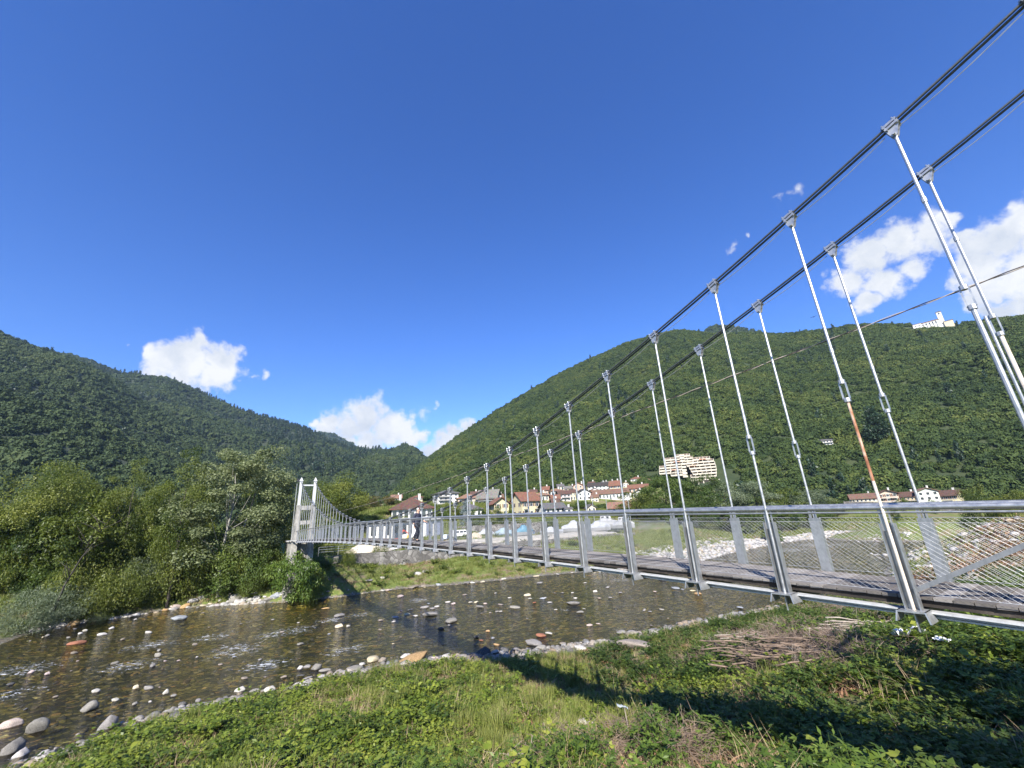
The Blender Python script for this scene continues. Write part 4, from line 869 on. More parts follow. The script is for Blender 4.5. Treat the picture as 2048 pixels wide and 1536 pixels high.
# terraced flats stepping up the slope
def terrace_flats():
    p = hill_hit(1392, 966); sx, sy = px_scale(p); r = empty('apartment_building', p, 'large cream terraced apartment complex stepping up the wooded slope', 'apartments', None, face_cam(p, 6)); CLEAR.append((p[0], p[1], 25)); CLEAR.append((p[0] + 6, p[1] + 10, 20))
    cream, dk_, rc = plaster('terrace_cream', (.46, .42, .345)), plain('terrace_recess_shade', (.035, .028, .024), .9), plaster('terrace_wall', (.20, .16, .13))  # recess fronts and openings coloured dark, shade behind the parapets painted in
    org = plain('orange_awning', (.75, .22, .08), .8)
    def X(u): return (u - 1392) * sx
    def Z(v): return (968 - v) * sy * 1.0
    def Y(v): return (968 - v) * sy * .75
    def level(u0, u1, v, h=5.6, fins=5, nm='terrace'):
        y = Y(v); z = Z(v); m = MB(); m.box(((X(u0) + X(u1)) / 2, y + .15, z + .34), X(u1) - X(u0), .35, .78); m.box(((X(u0) + X(u1)) / 2, y + 6, z - .15), X(u1) - X(u0), 12, .3)
        lv = m.build(nm, cream, r); b = MB(); b.box(((X(u0) + X(u1)) / 2, y + 8, z + h * sy / 2 + .4), X(u1) - X(u0) - .3, 8, h * sy + .6); b.build('flat_front', rc, lv)
        for k in range(fins + 1):
            f = MB(); f.box((X(u0) + (X(u1) - X(u0)) * k / fins, y + 2.6, z + h * sy / 2), .35, 5.0, h * sy + .25); f.build('divider', cream, lv)
        n = max(2, int((X(u1) - X(u0)) / 3.4))
        for k in range(n):
            if rnd.random() < .85: w_ = MB(); w_.box((X(u0) + (X(u1) - X(u0)) * (k + .5) / n, y + 3.96, z + h * sy * .58), 2.4, .12, h * sy * .55); w_.build('patio_door', dk_, lv)
        return lv
    for i, v in enumerate((919, 913, 907, 901)): level(1340 + (i > 2) * 24, 1400 - (i > 2) * 4, v, 5.2, 5)
    for v in (937, 931, 925): level(1322 + (937 - v) * .2, 1372, v, 5.4, 4)
    for v in (943, 937): level(1346, 1378, v, 5.4, 3)
    for i, v in enumerate((957, 950.5, 944, 937.5, 931, 924.5, 918, 912)): level((1384, 1386, 1392, 1390, 1388, 1384, 1386, 1400)[i], (1434, 1438, 1440, 1442, 1443, 1443, 1442, 1436)[i], v, 5.8, 5)
    m = MB(); m.box(((X(1388) + X(1440)) / 2, 6.5, (Z(968) + Z(957)) / 2 - 3), X(1440) - X(1388), 9, Z(957) - Z(968) + 6); m.build('garage_storey', dk_, r)
    m = MB()
    for k in range(6): m.box((X(1388) + (X(1440) - X(1388)) * k / 5, 1.6, Z(957) / 2 - 1.5), .6, .6, Z(957) + 3)
    m.build('column', cream, r)
    for i, v in enumerate((948, 941, 934, 927, 920, 913, 906, 900)):
        m = MB(); m.box((X(1375 + .4 * i), Y(v) + 1.0, Z(v) + .5), X(1384) - X(1374), 4.0, 1.3); m.build('stair_landing', cream, r)
    for (u, v) in ((1420, 918), (1396, 931), (1356, 937), (1364, 919)):
        m = MB(); m.box((X(u), Y(v) + 1.0, Z(v) + 2.2), 4.2, 1.6, .12); m.build('awning', org, r)
terrace_flats()
def church():
    p = hill_hit(1868, 653) + UPV * 1.8; sx, sy = px_scale(p); r = empty('church', p, 'white hilltop church with square bell tower on the mountain ridge', 'church', None, face_cam(p, 2)); CLEAR.append((p[0], p[1], 17)); CLEAR.append((p[0] - 14, p[1] + 13, 13)); CLEAR.append((p[0] + 13, p[1] - 12, 10))
    wh = wallm('white'); X = lambda u: (u - 1868) * sx * 1.0
    m = MB(); m.box((X(1858), 6, -1), X(1884) - X(1832), 9, 18); m.build('nave', wh, r)
    m = MB(); w = X(1884) - X(1832) + 1; P = [(X(1858) - w / 2, 1, 8), (X(1858) + w / 2, 1, 8), (X(1858) + w / 2, 11, 8), (X(1858) - w / 2, 11, 8), (X(1858) - w / 2, 6, 10.6), (X(1858) + w / 2, 6, 10.6)]
    m.poly(P, [(3, 2, 1, 0), (0, 1, 5, 4), (2, 3, 4, 5), (1, 2, 5), (3, 0, 4)]); m.build('roof', roofm('dull'), r)
    m = MB(); m.box((X(1836), 0, -1), X(1845) - X(1826), 7, 18); m.build('front_chapel', wh, r)
    m = MB(); m.box((X(1836), 0, 8.2), X(1846) - X(1825), 7.6, .5); m.build('chapel_roof', roofm('dull'), r)
    m = MB(); m.box((X(1889), 6, 6.5), 5.2, 5.2, 25); t = m.build('bell_tower', wh, r)
    m = MB(); m.box((X(1889), 6, 19.2), 6.0, 6.0, .6); m.box((X(1889), 6, 20.0), 5.6, 5.6, 1.4, taper=.4); m.build('tower_roof', roofm('grey'), t)
    m = MB(); m.box((X(1889), 3.36, 16.6), 1.5, .16, 2.2); m.build('belfry_opening', GLASS, t)
    for k in range(5):
        m = MB(); m.box((X(1848 + 7 * k), 1.46, 5.4), 1.1, .12, 1.8); m.build('window', GLASS, r)
        m = MB(); m.box((X(1851 + 7 * k), 1.1, 2), .9, .9, 11.6); m.build('buttress', wh, r)
    for k in (-1, 1): m = MB(); m.box((X(1836) + 2 * k, -3.54, 5.4), 1., .12, 1.7); m.build('window', GLASS, r)
    m = MB(); m.box((X(1901), 5, -3.2), X(1911) - X(1892), 7, 12); m.build('side_hall', wallm('cream'), r)
    m = MB(); m.box((X(1901), 5, 3.0), X(1912) - X(1891), 8, .4); m.build('hall_roof', roofm('dull'), r)
church()

# ------------------------------------------------------------------ the yard on the far bank
def workshop():
    p = at_r(812, 1078, 104); p[2] = 5.2; sx, sy = px_scale(p); r = empty('workshop', p, 'long low white workshop with dark bay openings in the yard', 'workshop', None, face_cam(p, 0)); X = lambda u: (u - 812) * sx
    wh, gr = wallm('white'), wallm('grey')
    m = MB(); m.box(((X(735) + X(886)) / 2, 4, 2.3), X(886) - X(735), 8, 5.6); m.build('wall', plaster('workshop_wall', (.60, .59, .56)), r)
    m = MB(); m.box(((X(733) + X(888)) / 2, 3.6, 5.3), X(888) - X(733), 9.4, .42); m.build('roof', plain('flat_roof_edge', (.74, .75, .76), .6), r)
    m = MB(); m.box((X(838), -.15, 2.3), X(852) - X(826), .4, 5.2); m.build('white_panel', plaster('panel_white', (.78, .79, .80)), r)
    for (a, b) in ((853, 866), (868, 882)): m = MB(); m.box(((X(a) + X(b)) / 2, -.05, 2.2), X(b) - X(a), .3, 4.4); m.build('bay_door', plain('bay_blue_grey', (.12, .14, .19), .7), r)
    for (a, b) in ((742, 752), (757, 766), (772, 780), (786, 797), (804, 812), (816, 824)):
        m = MB(); m.box(((X(a) + X(b)) / 2, -.05, 3.3), X(b) - X(a), .22, 1.9); m.build('window', GLASS, r)
    m = MB(); m.box((X(812), -.1, .9), X(822) - X(804), .25, 1.2); m.build('cream_panel', wallm('cream'), r)
workshop()
def tarp(seed, w, l, h, mast=False):
    """a boat laid up under a shrink-wrapped cover: hull below, tented cover above"""
    g = random.Random(seed); n = 9; hull, cov = MB(), MB(); ring = []
    for i in range(n):
        f = i / (n - 1); x = (f - .5) * l; wd = w * .5 * min(1, (1.05 - abs(f - .35) ** 2.2 * 1.6)) * (1 if f < .75 else max(.12, 1 - (f - .75) * 3.2)); ht = h * (.55 + .25 * math.sin(f * 3.1) + (.18 if .3 < f < .62 else 0) + .05 * g.random())
        ring.append((x, wd, .42 * h, ht))
    V = []; F = []
    for (x, wd, zb, zt) in ring: V += [(x, -wd, zb), (x, -wd * .95, zb + (zt - zb) * .45), (x, -wd * .45, zt * .96), (x, wd * .45, zt * .96), (x, wd * .95, zb + (zt - zb) * .45), (x, wd, zb)]
    for i in range(n - 1):
        for j in range(5): a = i * 6 + j; F.append((a, a + 6, a + 7, a + 1))
    F += [tuple(range(5, -1, -1)), tuple((n - 1) * 6 + k for k in range(6))]; cov.poly(V, F)
    V = []; F = []
    for (x, wd, zb, zt) in ring: V += [(x, -wd, zb), (x, -wd * .8, zb * .45), (x, 0, zb * .12 if x < l * .3 else zb * .5), (x, wd * .8, zb * .45), (x, wd, zb)]
    for i in range(n - 1):
        for j in range(4): a = i * 5 + j; F.append((a + 1, a + 6, a + 5, a))
    F += [(0, 1, 2, 3, 4), tuple((n - 1) * 5 + k for k in (4, 3, 2, 1, 0))]; hull.poly(V, F); return hull, cov
WRAP = plain('white_cover', (.30, .31, .325), .5, 0, .25, 1.5, bump=.5); WRAPB = plain('pale_blue_cover', (.22, .28, .31), .5, 0, .12, 1.5); HULLW = plain('boat_hull', (.28, .28, .28), .35, 0, .12); HULLB = plain('boat_hull_dark', (.10, .14, .22), .35, 0, .2); COVB = plain('blue_cover', (.05, .24, .55), .5, 0, .15); COVN = plain('navy_cover', (.035, .04, .055), .6, 0, .2); TEAL = plain('teal_cover', (.09, .19, .25), .5, 0, .25, 1)
BG = 'boats laid up in the yard'
def boat(label, px, py, r, wpx, hpx, yaw, cov, hl, seed, base=.0, cabin=False):
    p = at_r(px, py, r); p[2] = max(gz(p[0], p[1]), 4.9); sx, sy = px_scale(p); l = wpx * sx; h = hpx * sy
    o = empty('boat', p, label, 'boat', BG, face_cam(p, yaw)); a, b = tarp(seed, l * .42, l, h); hb = a.build('hull', hl, o); b.build('cover', cov, o)
    m = MB()
    for x in (-.28, 0, .28):
        for y in (-.13, .13): m.tube([(l * x, l * y * 1.2, -.1), (l * x, l * y, h * .32)], .07, 5)
    m.build('cradle', plain('cradle_steel', (.2, .2, .21), .7), o)
    if cabin:
        m = MB(); m.box((-.02 * l, 0, h * .86), l * .42, l * .26, h * .34, taper=.8); c = m.build('cabin', HULLW, o)
        for s in (-1, 1):
            for x in (-.12, .04): w = MB(); w.box((l * x, s * l * .122, h * .88), l * .1, .06, h * .13); w.build('cabin_window', GLASS, c)
boat('long white wrapped boat nearest the flagpoles in the yard', 1200, 1078, 116, 48, 25, 10, WRAP, HULLW, 1)
boat('white wrapped boat with domed cover in mid row', 1152, 1079, 117, 52, 28, -8, WRAP, HULLW, 2)
boat('white motor cruiser with cabin, second from the right', 1215, 1066, 128, 56, 30, 6, HULLW, HULLW, 3, cabin=True)
boat('rightmost white cruiser with cabin beside the fence', 1250, 1070, 125, 44, 26, -10, HULLW, HULLW, 4, cabin=True)
boat('low white wrapped boat under the blue dinghy', 1105, 1080, 114, 46, 18, 4, WRAP, HULLW, 5)
boat('boat with bright blue cover and black canopy', 1050, 1081, 112, 38, 26, 24, TEAL, HULLW, 6)
boat('boat under crumpled pale turquoise sheet', 1010, 1082, 112, 52, 22, 8, WRAPB, HULLB, 7)
boat('white wrapped boat leftmost of the row, by the stone heap', 972, 1083, 111, 44, 20, -6, WRAP, HULLB, 8)
boat('small blue covered dinghy perched on the white boats', 1153, 1050, 124, 18, 10, 0, COVB, COVB, 9)
boat('black canopied boat behind the bright blue cover', 1052, 1068, 120, 36, 18, 12, COVN, HULLB, 10)
def van(label, px, py, r, wpx, yaw, mat, name='van', cat='van'):
    p = at_r(px, py, r); p[2] = max(gz(p[0], p[1]), 4.9); sx, sy = px_scale(p); s = wpx * sx / 4.8; o = empty(name, p, label, cat, None, face_cam(p, yaw)); m = MB()
    pr = [(-2.4, .4), (2.4, .4), (2.4, 1.1), (1.9, 1.25), (1.3, 2.1), (-2.3, 2.15), (-2.4, 1.9)]; P = [(x * s, -.9 * s, z * s) for x, z in pr] + [(x * s, .9 * s, z * s) for x, z in pr]; n = len(pr)
    m.poly(P, [tuple(range(n)), tuple(range(2 * n - 1, n - 1, -1))] + [(i, n + i, n + (i + 1) % n, (i + 1) % n) for i in range(n)]); m.build('body', mat, o)
    for x in (-1.5, 1.5):
        for y in (-.86, .86): w = MB(); w.tube([(x * s, y * s - .1 * s, .36 * s), (x * s, y * s + .1 * s, .36 * s)], .36 * s, 12); w.build('wheel', plain('tyre', (.02, .02, .02), .8), o)
    for x0, x1 in ((-1.9, -.7), (-.5, .5), (.62, 1.3)): w = MB(); w.box(((x0 + x1) / 2 * s, -.91 * s, 1.62 * s), (x1 - x0) * s, .03, .5 * s); w.build('window', GLASS, o)
van('white camper van parked by the gravel heap left of the boats', 922, 1080, 100, 34, 12, plain('van_white', (.78, .79, .79), .3))
van('pale blue box van beside the workshop end', 893, 1082, 98, 20, 70, plain('van_blue', (.55, .64, .72), .35))
van('small white car parked behind the guard rail near the far tower', 786, 1092, 92, 14, 10, plain('van_white', (.78, .79, .79), .3), 'parked_car', 'car')
# red digger and its yellow bucket
def digger():
    p = at_r(790, 1080, 98); p[2] = 5.2; o = empty('excavator', p, 'small red excavator with raised arm in front of the workshop', 'excavator', None, face_cam(p, 20)); red = plain('digger_red', (.55, .07, .035), .5)
    for y in (-.8, .8): m = MB(); m.box((0, y, .35), 2.4, .4, .7); m.tube([(-1.2, y - .2, .35), (-1.2, y + .2, .35)], .35, 10); m.tube([(1.2, y - .2, .35), (1.2, y + .2, .35)], .35, 10); m.build('track', plain('tyre', (.02, .02, .02), .8), o)
    m = MB(); m.box((-.3, 0, 1.2), 2.0, 1.7, .9); m.build('body', red, o); m = MB(); m.box((.2, -.3, 2.1), 1.0, 1.0, 1.2, taper=.85); c = m.build('cab', GLASS, o)
    m = MB(); m.tube([(.7, .4, 1.3), (2.0, .4, 3.2), (3.2, .4, 2.4)], [.2, .16, .12], 6); a = m.build('arm', red, o); m = MB(); m.box((3.3, .4, 1.9), .8, .8, .7, taper=.6); m.build('bucket', plain('digger_yellow', (.70, .42, .05), .6), a)
digger()
p = at_r(741, 1090, 95); p[2] = 5.2; o = empty('skip', p, 'small yellow and white skip in front of the workshop windows', 'skip', None, face_cam(p, 5)); m = MB(); m.box((0, 0, .9), 2.6, 1.6, 1.6, taper=1.15); m.build('bin', plain('digger_yellow', (.70, .42, .05), .6), o); m = MB(); m.box((0, 0, 1.9), 3.1, 1.95, .35); m.build('lid', plain('van_white', (.78, .79, .79), .3), o)
# heap of pale gravel, and a heap of broken stone
def heap(name, label, p, rad, h, mat, seed):
    V = []; n, k = 40, 10
    for i in range(k + 1):
        for j in range(n):
            f = i / k; a = 2 * math.pi * j / n; V.append((rad * f * math.cos(a), rad * f * .8 * math.sin(a), h * (1 - f) ** 1.05))
    V = np.array(V); V[:, 2] += .18 * h * fbm(V * 1.1 + seed, 3) * (V[:, 2] > .02) ; i = np.arange(k)[:, None] * n + np.arange(n)[None]; i2 = np.arange(k)[:, None] * n + (np.arange(n)[None] + 1) % n
    F = np.stack([i.ravel(), i.ravel() + n, i2.ravel() + n, i2.ravel()], 1); o = link(name, np_mesh(name, V, F, mat, smooth=True)); o.location = tuple(p - UPV * .1); tag(o, label, 'heap'); return o
SAND = plain('pale_gravel_heap', (.52, .46, .36), .95, 0, .2, 6, bump=.6)
p = at_r(738, 1096, 91); p[2] = 5.0; heap('gravel_heap', 'pale conical gravel heap behind the guard rail', p, 4.6, 2.5, SAND, 1)
p = at_r(950, 1092, 100); p[2] = 5.0; heap('stone_heap', 'tan heap of broken stone beside the camper van', p, 4.6, 2.2, plain('tan_rubble', (.40, .33, .24), .95, 0, .4, 3, bump=1), 4)
# retaining wall of rough stone under the yard, and the rubble slope behind the yard
def rubble_wall_mat():
    d = Nd('rubble_masonry'); v = d.coord('Position'); c = d.voro(v, 1.35); s = d.n('ShaderNodeSeparateXYZ'); d.L.new(c, s.inputs[0]); e = d.voro(v, 1.35, 'Distance', 'DISTANCE_TO_EDGE')
    col = d.ramp(s.outputs[0], [(0, (.07, .066, .06)), (.5, (.14, .132, .12)), (1, (.235, .225, .205))]); n = d.noise(v, .35, 5); col = d.mix(d.rng(n, .5, .65), col, (.10, .095, .085))
    return d.done(d.bsdf(d.mix(d.rng(e, 0, .06), (.06, .055, .05), col), .95, 0, d.bump(e, .9, .12)))
RUBBLE = rubble_wall_mat()
def stone_wall(label, line, h, th=.9, name='stone_wall', drop=1.6, mat=None):
    m = MB(); N_ = []
    pts = [np.array([a, b, 0.]) for a, b in line]; dense = []
    for a, b in zip(pts[:-1], pts[1:]):
        n = max(2, int(np.linalg.norm(b - a) / 1.2))
        for i in range(n): dense.append(a + (b - a) * i / n)
    dense.append(pts[-1]); V = []
    for i, p in enumerate(dense):
        d_ = unit(dense[min(i + 1, len(dense) - 1)] - dense[max(i - 1, 0)]); s = np.array([-d_[1], d_[0], 0]); hh = h(p) if callable(h) else h
        z1 = hh + .12 * rnd.random(); z0 = gz(p[0], p[1]) - drop; w = th * (.9 + .2 * rnd.random())
        V += [p - s * (w * .62) + UPV * z0, p - s * w * .42 + UPV * z1, p + s * w * .42 + UPV * z1, p + s * w * .62 + UPV * z0]
    F = []
    for i in range(len(dense) - 1):
        for j in range(3): F.append((4 * i + j, 4 * i + 4 + j, 4 * i + 5 + j, 4 * i + 1 + j))
    F += [(0, 1, 2, 3), tuple(4 * (len(dense) - 1) + k for k in (3, 2, 1, 0))]; m.poly(V, F); o = m.build(name, mat or RUBBLE); tag(o, label, 'wall'); return o
stone_wall('long rough stone retaining wall under the boat yard beside the far tower', [(-34, 74.5), (-25, 78.5), (-15, 83), (-5, 87.3), (4, 91)], lambda p: 5.05)
stone_wall('rubble stone wall below the wrapped boats', [(5, 92.6), (14, 98), (22, 103), (27, 105.5)], lambda p: 4.9, 1.4)
stone_wall('tall stone terrace wall at the back of the yard', [tuple(at_r(890, 1040, 128)[:2]), tuple(at_r(960, 1045, 130)[:2]), tuple(at_r(1030, 1050, 132)[:2]), tuple(at_r(1080, 1048, 136)[:2])], lambda p: 8.2, 1.4)
stone_wall('grey stone wall below the road houses', [tuple(at_r(1690, 1015, 246)[:2]), tuple(at_r(1800, 1014, 248)[:2]), tuple(at_r(1925, 1012, 252)[:2])], lambda p: gz(p[0], p[1]) + 2.0, 1.0)
# guard rail on the wall
def rail_fence(label, line, z, n_rails, h, sp, mat, cat='fence', name='guard_rail', r=.035):
    pts = [np.array([a, b, z]) for a, b in line]; o = empty(name, pts[0], label, cat); dense = []
    for a, b in zip(pts[:-1], pts[1:]):
        n = max(1, int(np.linalg.norm(b - a) / sp))
        for i in range(n): dense.append(a + (b - a) * i / n)
    dense.append(pts[-1])
    for p in dense: m = MB(); q = p - pts[0]; m.tube([q - UPV * .3, q + UPV * h], r, 6); m.build('post', mat, o)
    for i in range(n_rails):
        m = MB(); zz = h * (i + 1) / n_rails - .02; m.tube([p - pts[0] + UPV * zz for p in dense], r * .8, 6); m.build('rail', mat, o)
rail_fence('pale metal guard rail along the wall left of the gravel heap', [(-34.5, 75.2), (-26, 79), (-17, 82.9), (-9, 86.4)], 5.4, 3, 1.15, 3.0, GALV_PALE)
rail_fence('wire mesh fence in front of the wrapped boats', [(-8.5, 88), (6, 93), (24, 104.6), (46, 113.5)], 5.3, 7, 1.5, 2.6, GALV, 'fence', 'mesh_fence', .022)
rail_fence('white picket railing at the right end of the boat yard', [tuple(at_r(1284, 1078, 128)[:2]), tuple(at_r(1335, 1076, 131)[:2])], 5.2, 2, 1.7, .55, GALV_PALE, 'fence', 'railing', .04)
for px, lb in ((1191, 'thin white flagpole, left of the pair in front of the village'), (1219, 'thin white flagpole, right of the pair in front of the village'), (1264, 'short white mast at the right end of the boats')):
    p = at_r(px, 1060, 140); p[2] = gz(p[0], p[1]); o = empty('flagpole', p, lb, 'pole'); m = MB(); m.tube([np.zeros(3), UPV * 9.5], [.11, .07], 8); m.build('pole', GALV_PALE, o); m = MB(); m.tube([UPV * 9.5, UPV * 9.62], .12, 8); m.build('finial', GALV_PALE, o)
# notice board with a blue drawing, seen through the trees left of the tower
p = at_r(522, 1088, 96); p[2] = max(5.0, gz(p[0], p[1])); o = empty('notice_board', p, 'white banner board with blue swirls behind the trees by the tower', 'sign', None, face_cam(p, 0))
m = MB(); m.box((0, 0, 1.4), 3.3, .06, 1.5); m.build('panel', plain('panel_white', (.78, .79, .80), .5), o); m = MB()
for i in range(5):
    a = [(-1.3 + .5 * i + .35 * math.cos(u), -.05, 1.45 + .38 * math.sin(u + i)) for u in np.linspace(0, 5.2, 10)]; m.tube(a, .06, 5)
m.build('blue_drawing', plain('banner_blue', (.04, .16, .42), .6), o); m = MB()
for x in (-1.5, 1.5): m.box((x, .08, .3), .1, .1, 2.4)
m.build('post', GALV, o)
p = at_r(576, 1082, 96); p[2] = 5.0; o = empty('site_cabin', p, 'pale green cabin close to the foot of the far tower', 'cabin', None, face_cam(p, 8)); m = MB(); m.box((0, 1.2, 1.2), 2.0, 2.4, 3.0); m.build('wall', plain('cabin_green', (.30, .55, .42), .7), o); m = MB(); m.box((0, 1.2, 2.78), 2.3, 2.7, .14); m.build('roof', plain('cabin_green_dark', (.10, .22, .17), .7), o)
m = MB(); m.box((.2, -.02, .9), .8, .08, 1.9); m.build('door', plain('cabin_green_dark', (.10, .22, .17), .7), o)

# ------------------------------------------------------------------ trees
def tree_meshes(seed, crown_r, crown_h, trunk_h, n_leaf, leaf, mat, bark, clusters=46, cr=.30, top=.75, spread=.9, droop=0., limbs=9, stems=1, lean=(0, 0), gap=.0, narrow=.55, shape='round'):
    """trunk with limbs, and a crown of separate leaves held in uneven clusters at the limb ends"""
    g = np.random.default_rng(seed); H = trunk_h + crown_h
    cs = []
    while len(cs) < clusters:
        u = g.normal(size=3); u /= np.linalg.norm(u); rr = (.45 + .55 * g.random() ** .5)
        f = (u[2] * rr + 1) / 2
        if shape == 'cone': w = (1.02 - f) * .95 + .05; z = trunk_h + crown_h * f
        else: w = 1.0; z = trunk_h + crown_h * f
        x, y = u[0] * rr * crown_r * w, u[1] * rr * crown_r * w
        bul = 1 + .28 * vnoise(np.array([[u[0] * 1.7 + seed, u[1] * 1.7, u[2] * 1.7]]))[0]
        cs.append((x * bul + lean[0] * f * crown_h, y * bul + lean[1] * f * crown_h, trunk_h + (z - trunk_h) * (1 + (bul - 1) * .5)))
    cs = np.array(cs)
    k = g.integers(0, clusters, n_leaf); rad = cr * crown_r * (.6 + .8 * g.random(clusters)); u = unit(g.normal(size=(n_leaf, 3))); u[:, 2] *= .62
    P = cs[k] + u * (rad[k] * (.35 + .75 * g.random(n_leaf) ** .6))[:, None]
    nn = unit(u * .5 + np.array([0, 0, .75]) + g.normal(size=(n_leaf, 3)) * .55)
    dd = unit(np.cross(nn, g.normal(size=(n_leaf, 3)))) ; dd[:, 2] -= droop; dd = unit(dd)
    L = leaf * (.6 + .8 * g.random(n_leaf)); v, f = leaf_quads(P, dd, nn, L, L * narrow)
    tint = np.clip(.45 * g.random(clusters)[k] + .55 * g.random(n_leaf), 0, 1)
    crown = np_mesh('crown', v, f, mat, tint)
    m = MB()
    for s_ in range(stems):
        a = 2 * math.pi * s_ / max(1, stems) + seed; off = np.array([math.cos(a), math.sin(a), 0]) * (.10 * crown_r if stems > 1 else 0); pts = []; tr = max(.04, .013 * H) / (1 + .3 * (stems - 1))
        for i in range(7):
            q = i / 6; z = (trunk_h + crown_h * .78) * q
            pts.append(np.array([lean[0] * z * .8, lean[1] * z * .8, z - .3 * (i == 0)]) + off * (1 + 2.2 * q) + np.array([math.sin(q * 5 + seed), math.cos(q * 4 + seed), 0]) * .035 * H * q)
        m.tube(pts, [tr * (1.25 - 1.05 * i / 6) for i in range(7)], 7)
        for c in cs[g.choice(clusters, min(limbs, clusters), replace=False)]:
            j = min(5, max(1, int(6 * (c[2] * .62) / (trunk_h + crown_h * .78)))); b = pts[j]; mid = b * .5 + c * .5 + np.array([0, 0, -.04 * H]) * .5
            m.tube([b, mid, b * .12 + c * .88], [tr * .30, tr * .15, tr * .04], 5)
    return crown, m.mesh('trunk', bark, True)
def plant_tree(label, cat, p, meshes, s=(1, 1, 1), rz=None, group=None, name='tree'):
    o = empty(name, p, label, cat, group, rnd.random() * 6.28 if rz is None else rz); o.scale = s
    link('crown', meshes[0], o); link('trunk', meshes[1], o); return o
def px_tree(label, px, ytop, ybase, wpx, meshes, H0, R0, r=None, group=None, name='tree', cat='tree', sink=.2, rz=None):
    p = on_ground(px, ybase) if r is None else at_r(px, ybase, r)
    if r is not None: p[2] = gz(p[0], p[1])
    sx, sy = px_scale(p); yb = ybase if r is None else None
    d = raydir(px, ytop); h = math.hypot(p[0], p[1]) / math.hypot(d[0], d[1]) * d[2] + CAMZ - p[2]
    w = wpx * sx
    return plant_tree(label, cat, p - UPV * sink, meshes, (w / 2 / R0, w / 2 / R0, max(h, .4) / H0), rz, group, name)
LB = 'trees and bushes on the far left bank'
ash = tree_meshes(1, 5.2, 9.5, 2.4, 34000, .165, LEAF_ASH, BARK, 80, .27)
px_tree('large spreading ash tree at the left edge of the photo', 40, 905, 1178, 300, ash, 12.3, 5.3, None, LB)
big = tree_meshes(2, 3.4, 5.2, 1.0, 17000, .22, LEAF_ASH, BARK, 60, .30, narrow=.45, limbs=10, stems=2, droop=.25)
px_tree('bright broad leaved tree with dark forked trunk near the water', 122, 988, 1196, 236, big, 6.3, 3.5, None, LB, rz=1.1)
loc = tree_meshes(3, 3.4, 9.0, 2.2, 18000, .15, LEAF_ASH, BARK, 60, .26, limbs=12)
px_tree('thin crowned tree with bare twigs left of the poplar', 235, 925, 1150, 130, loc, 11, 3.5, 84, LB)
px_tree('light green acacia rising just left of the poplar', 345, 905, 1150, 150, loc, 11, 3.5, 80, LB, rz=2.0)
px_tree('small acacia half hidden behind the ash', 178, 958, 1140, 150, loc, 11, 3.5, 90, LB, rz=4.0)
pop = tree_meshes(4, 3.7, 10.2, 1.0, 42000, .15, LEAF_POP, BARK_PALE, 84, .25, limbs=14, stems=2, lean=(.03, 0), narrow=.7)
px_tree('tall silvery poplar with pale stems, highest on the left bank', 446, 872, 1186, 262, pop, 11.9, 3.9, None, LB, rz=.6)
dense = tree_meshes(5, 4.2, 7.2, 1.2, 18000, .22, LEAF_ASH, BARK, 46, .30)
px_tree('dense rounded tree immediately left of the far tower', 566, 985, 1085, 95, dense, 8.3, 4.4, 98, LB)
px_tree('dense green tree behind the far tower cables', 664, 954, 1078, 128, dense, 8.3, 4.4, 108, LB, rz=3)
px_tree('green tree between the poplar and the tower', 520, 1010, 1090, 90, dense, 8.3, 4.4, 92, LB, rz=1.3)
darkb = tree_meshes(6, 3.0, 3.4, .2, 14000, .17, LEAF_DARK, BARK, 36, .34)
brambl = tree_meshes(7, 3.0, 2.6, .1, 13000, .14, LEAF_ASH, BARK, 36, .36)
will = tree_meshes(8, 3.0, 2.6, .1, 14000, .19, LEAF_WILLOW, BARK, 36, .34, narrow=.18, droop=-.5)
elder = tree_meshes(9, 2.6, 3.2, .2, 7000, .26, LEAF_ELDER, BARK, 34, .30, narrow=.32, droop=.35)
px_tree('silver grey willow bush overhanging the water at the left edge', 55, 1180, 1268, 210, will, 2.7, 3.1, None, LB, 'bush', 'bush')
px_tree('grey green willow mound below the bright leaved tree', 285, 1116, 1199, 130, will, 2.7, 3.1, None, LB, 'bush', 'bush', rz=2)
px_tree('bramble mound spilling down to the stones under the poplar', 352, 1105, 1200, 130, brambl, 2.7, 3.1, None, LB, 'bush', 'bush')
px_tree('dark bush at the foot of the poplar', 455, 1085, 1186, 150, darkb, 3.5, 3.1, None, LB, 'bush', 'bush')
px_tree('shaded bush between the poplar and the elder', 520, 1090, 1181, 110, darkb, 3.5, 3.1, None, LB, 'bush', 'bush', rz=2)
px_tree('leafy elder bush hanging below the bridge abutment', 590, 1100, 1186, 120, elder, 3.3, 2.7, 71.5, LB, 'bush', 'bush')
px_tree('small elder against the abutment wall', 626, 1126, 1172, 50, elder, 3.3, 2.7, 71, LB, 'bush', 'bush', rz=3)
for lb_, px, yt, yb, w, r, mm in (('bright bramble bank below the leaning trunk', 150, 1128, 1216, 150, 80, brambl), ('bramble mound just left of the grey green willow', 228, 1138, 1212, 130, 80, brambl), ('dark low bush right of the silver willow', 92, 1140, 1206, 140, 84, darkb), ('low leafy bush at the stones left of the elder', 556, 1120, 1188, 90, 76, brambl), ('dark bush behind the elder below the abutment', 610, 1110, 1170, 110, 75, darkb), ('green bush closing the bank between elder and poplar', 500, 1110, 1186, 110, 79, brambl)): px_tree(lb_, px, yt, yb, w, mm, 2.7 if mm is brambl else 3.5, 3.1, r, LB, 'bush', 'bush')
px_tree('low bush at the stones right of the dark bush', 505, 1150, 1188, 60, brambl, 2.7, 3.1, None, LB, 'bush', 'bush', rz=1)
px_tree('tiny willow tuft on the shore stones', 196, 1222, 1250, 46, will, 2.7, 3.1, None, LB, 'bush', 'bush', rz=4)
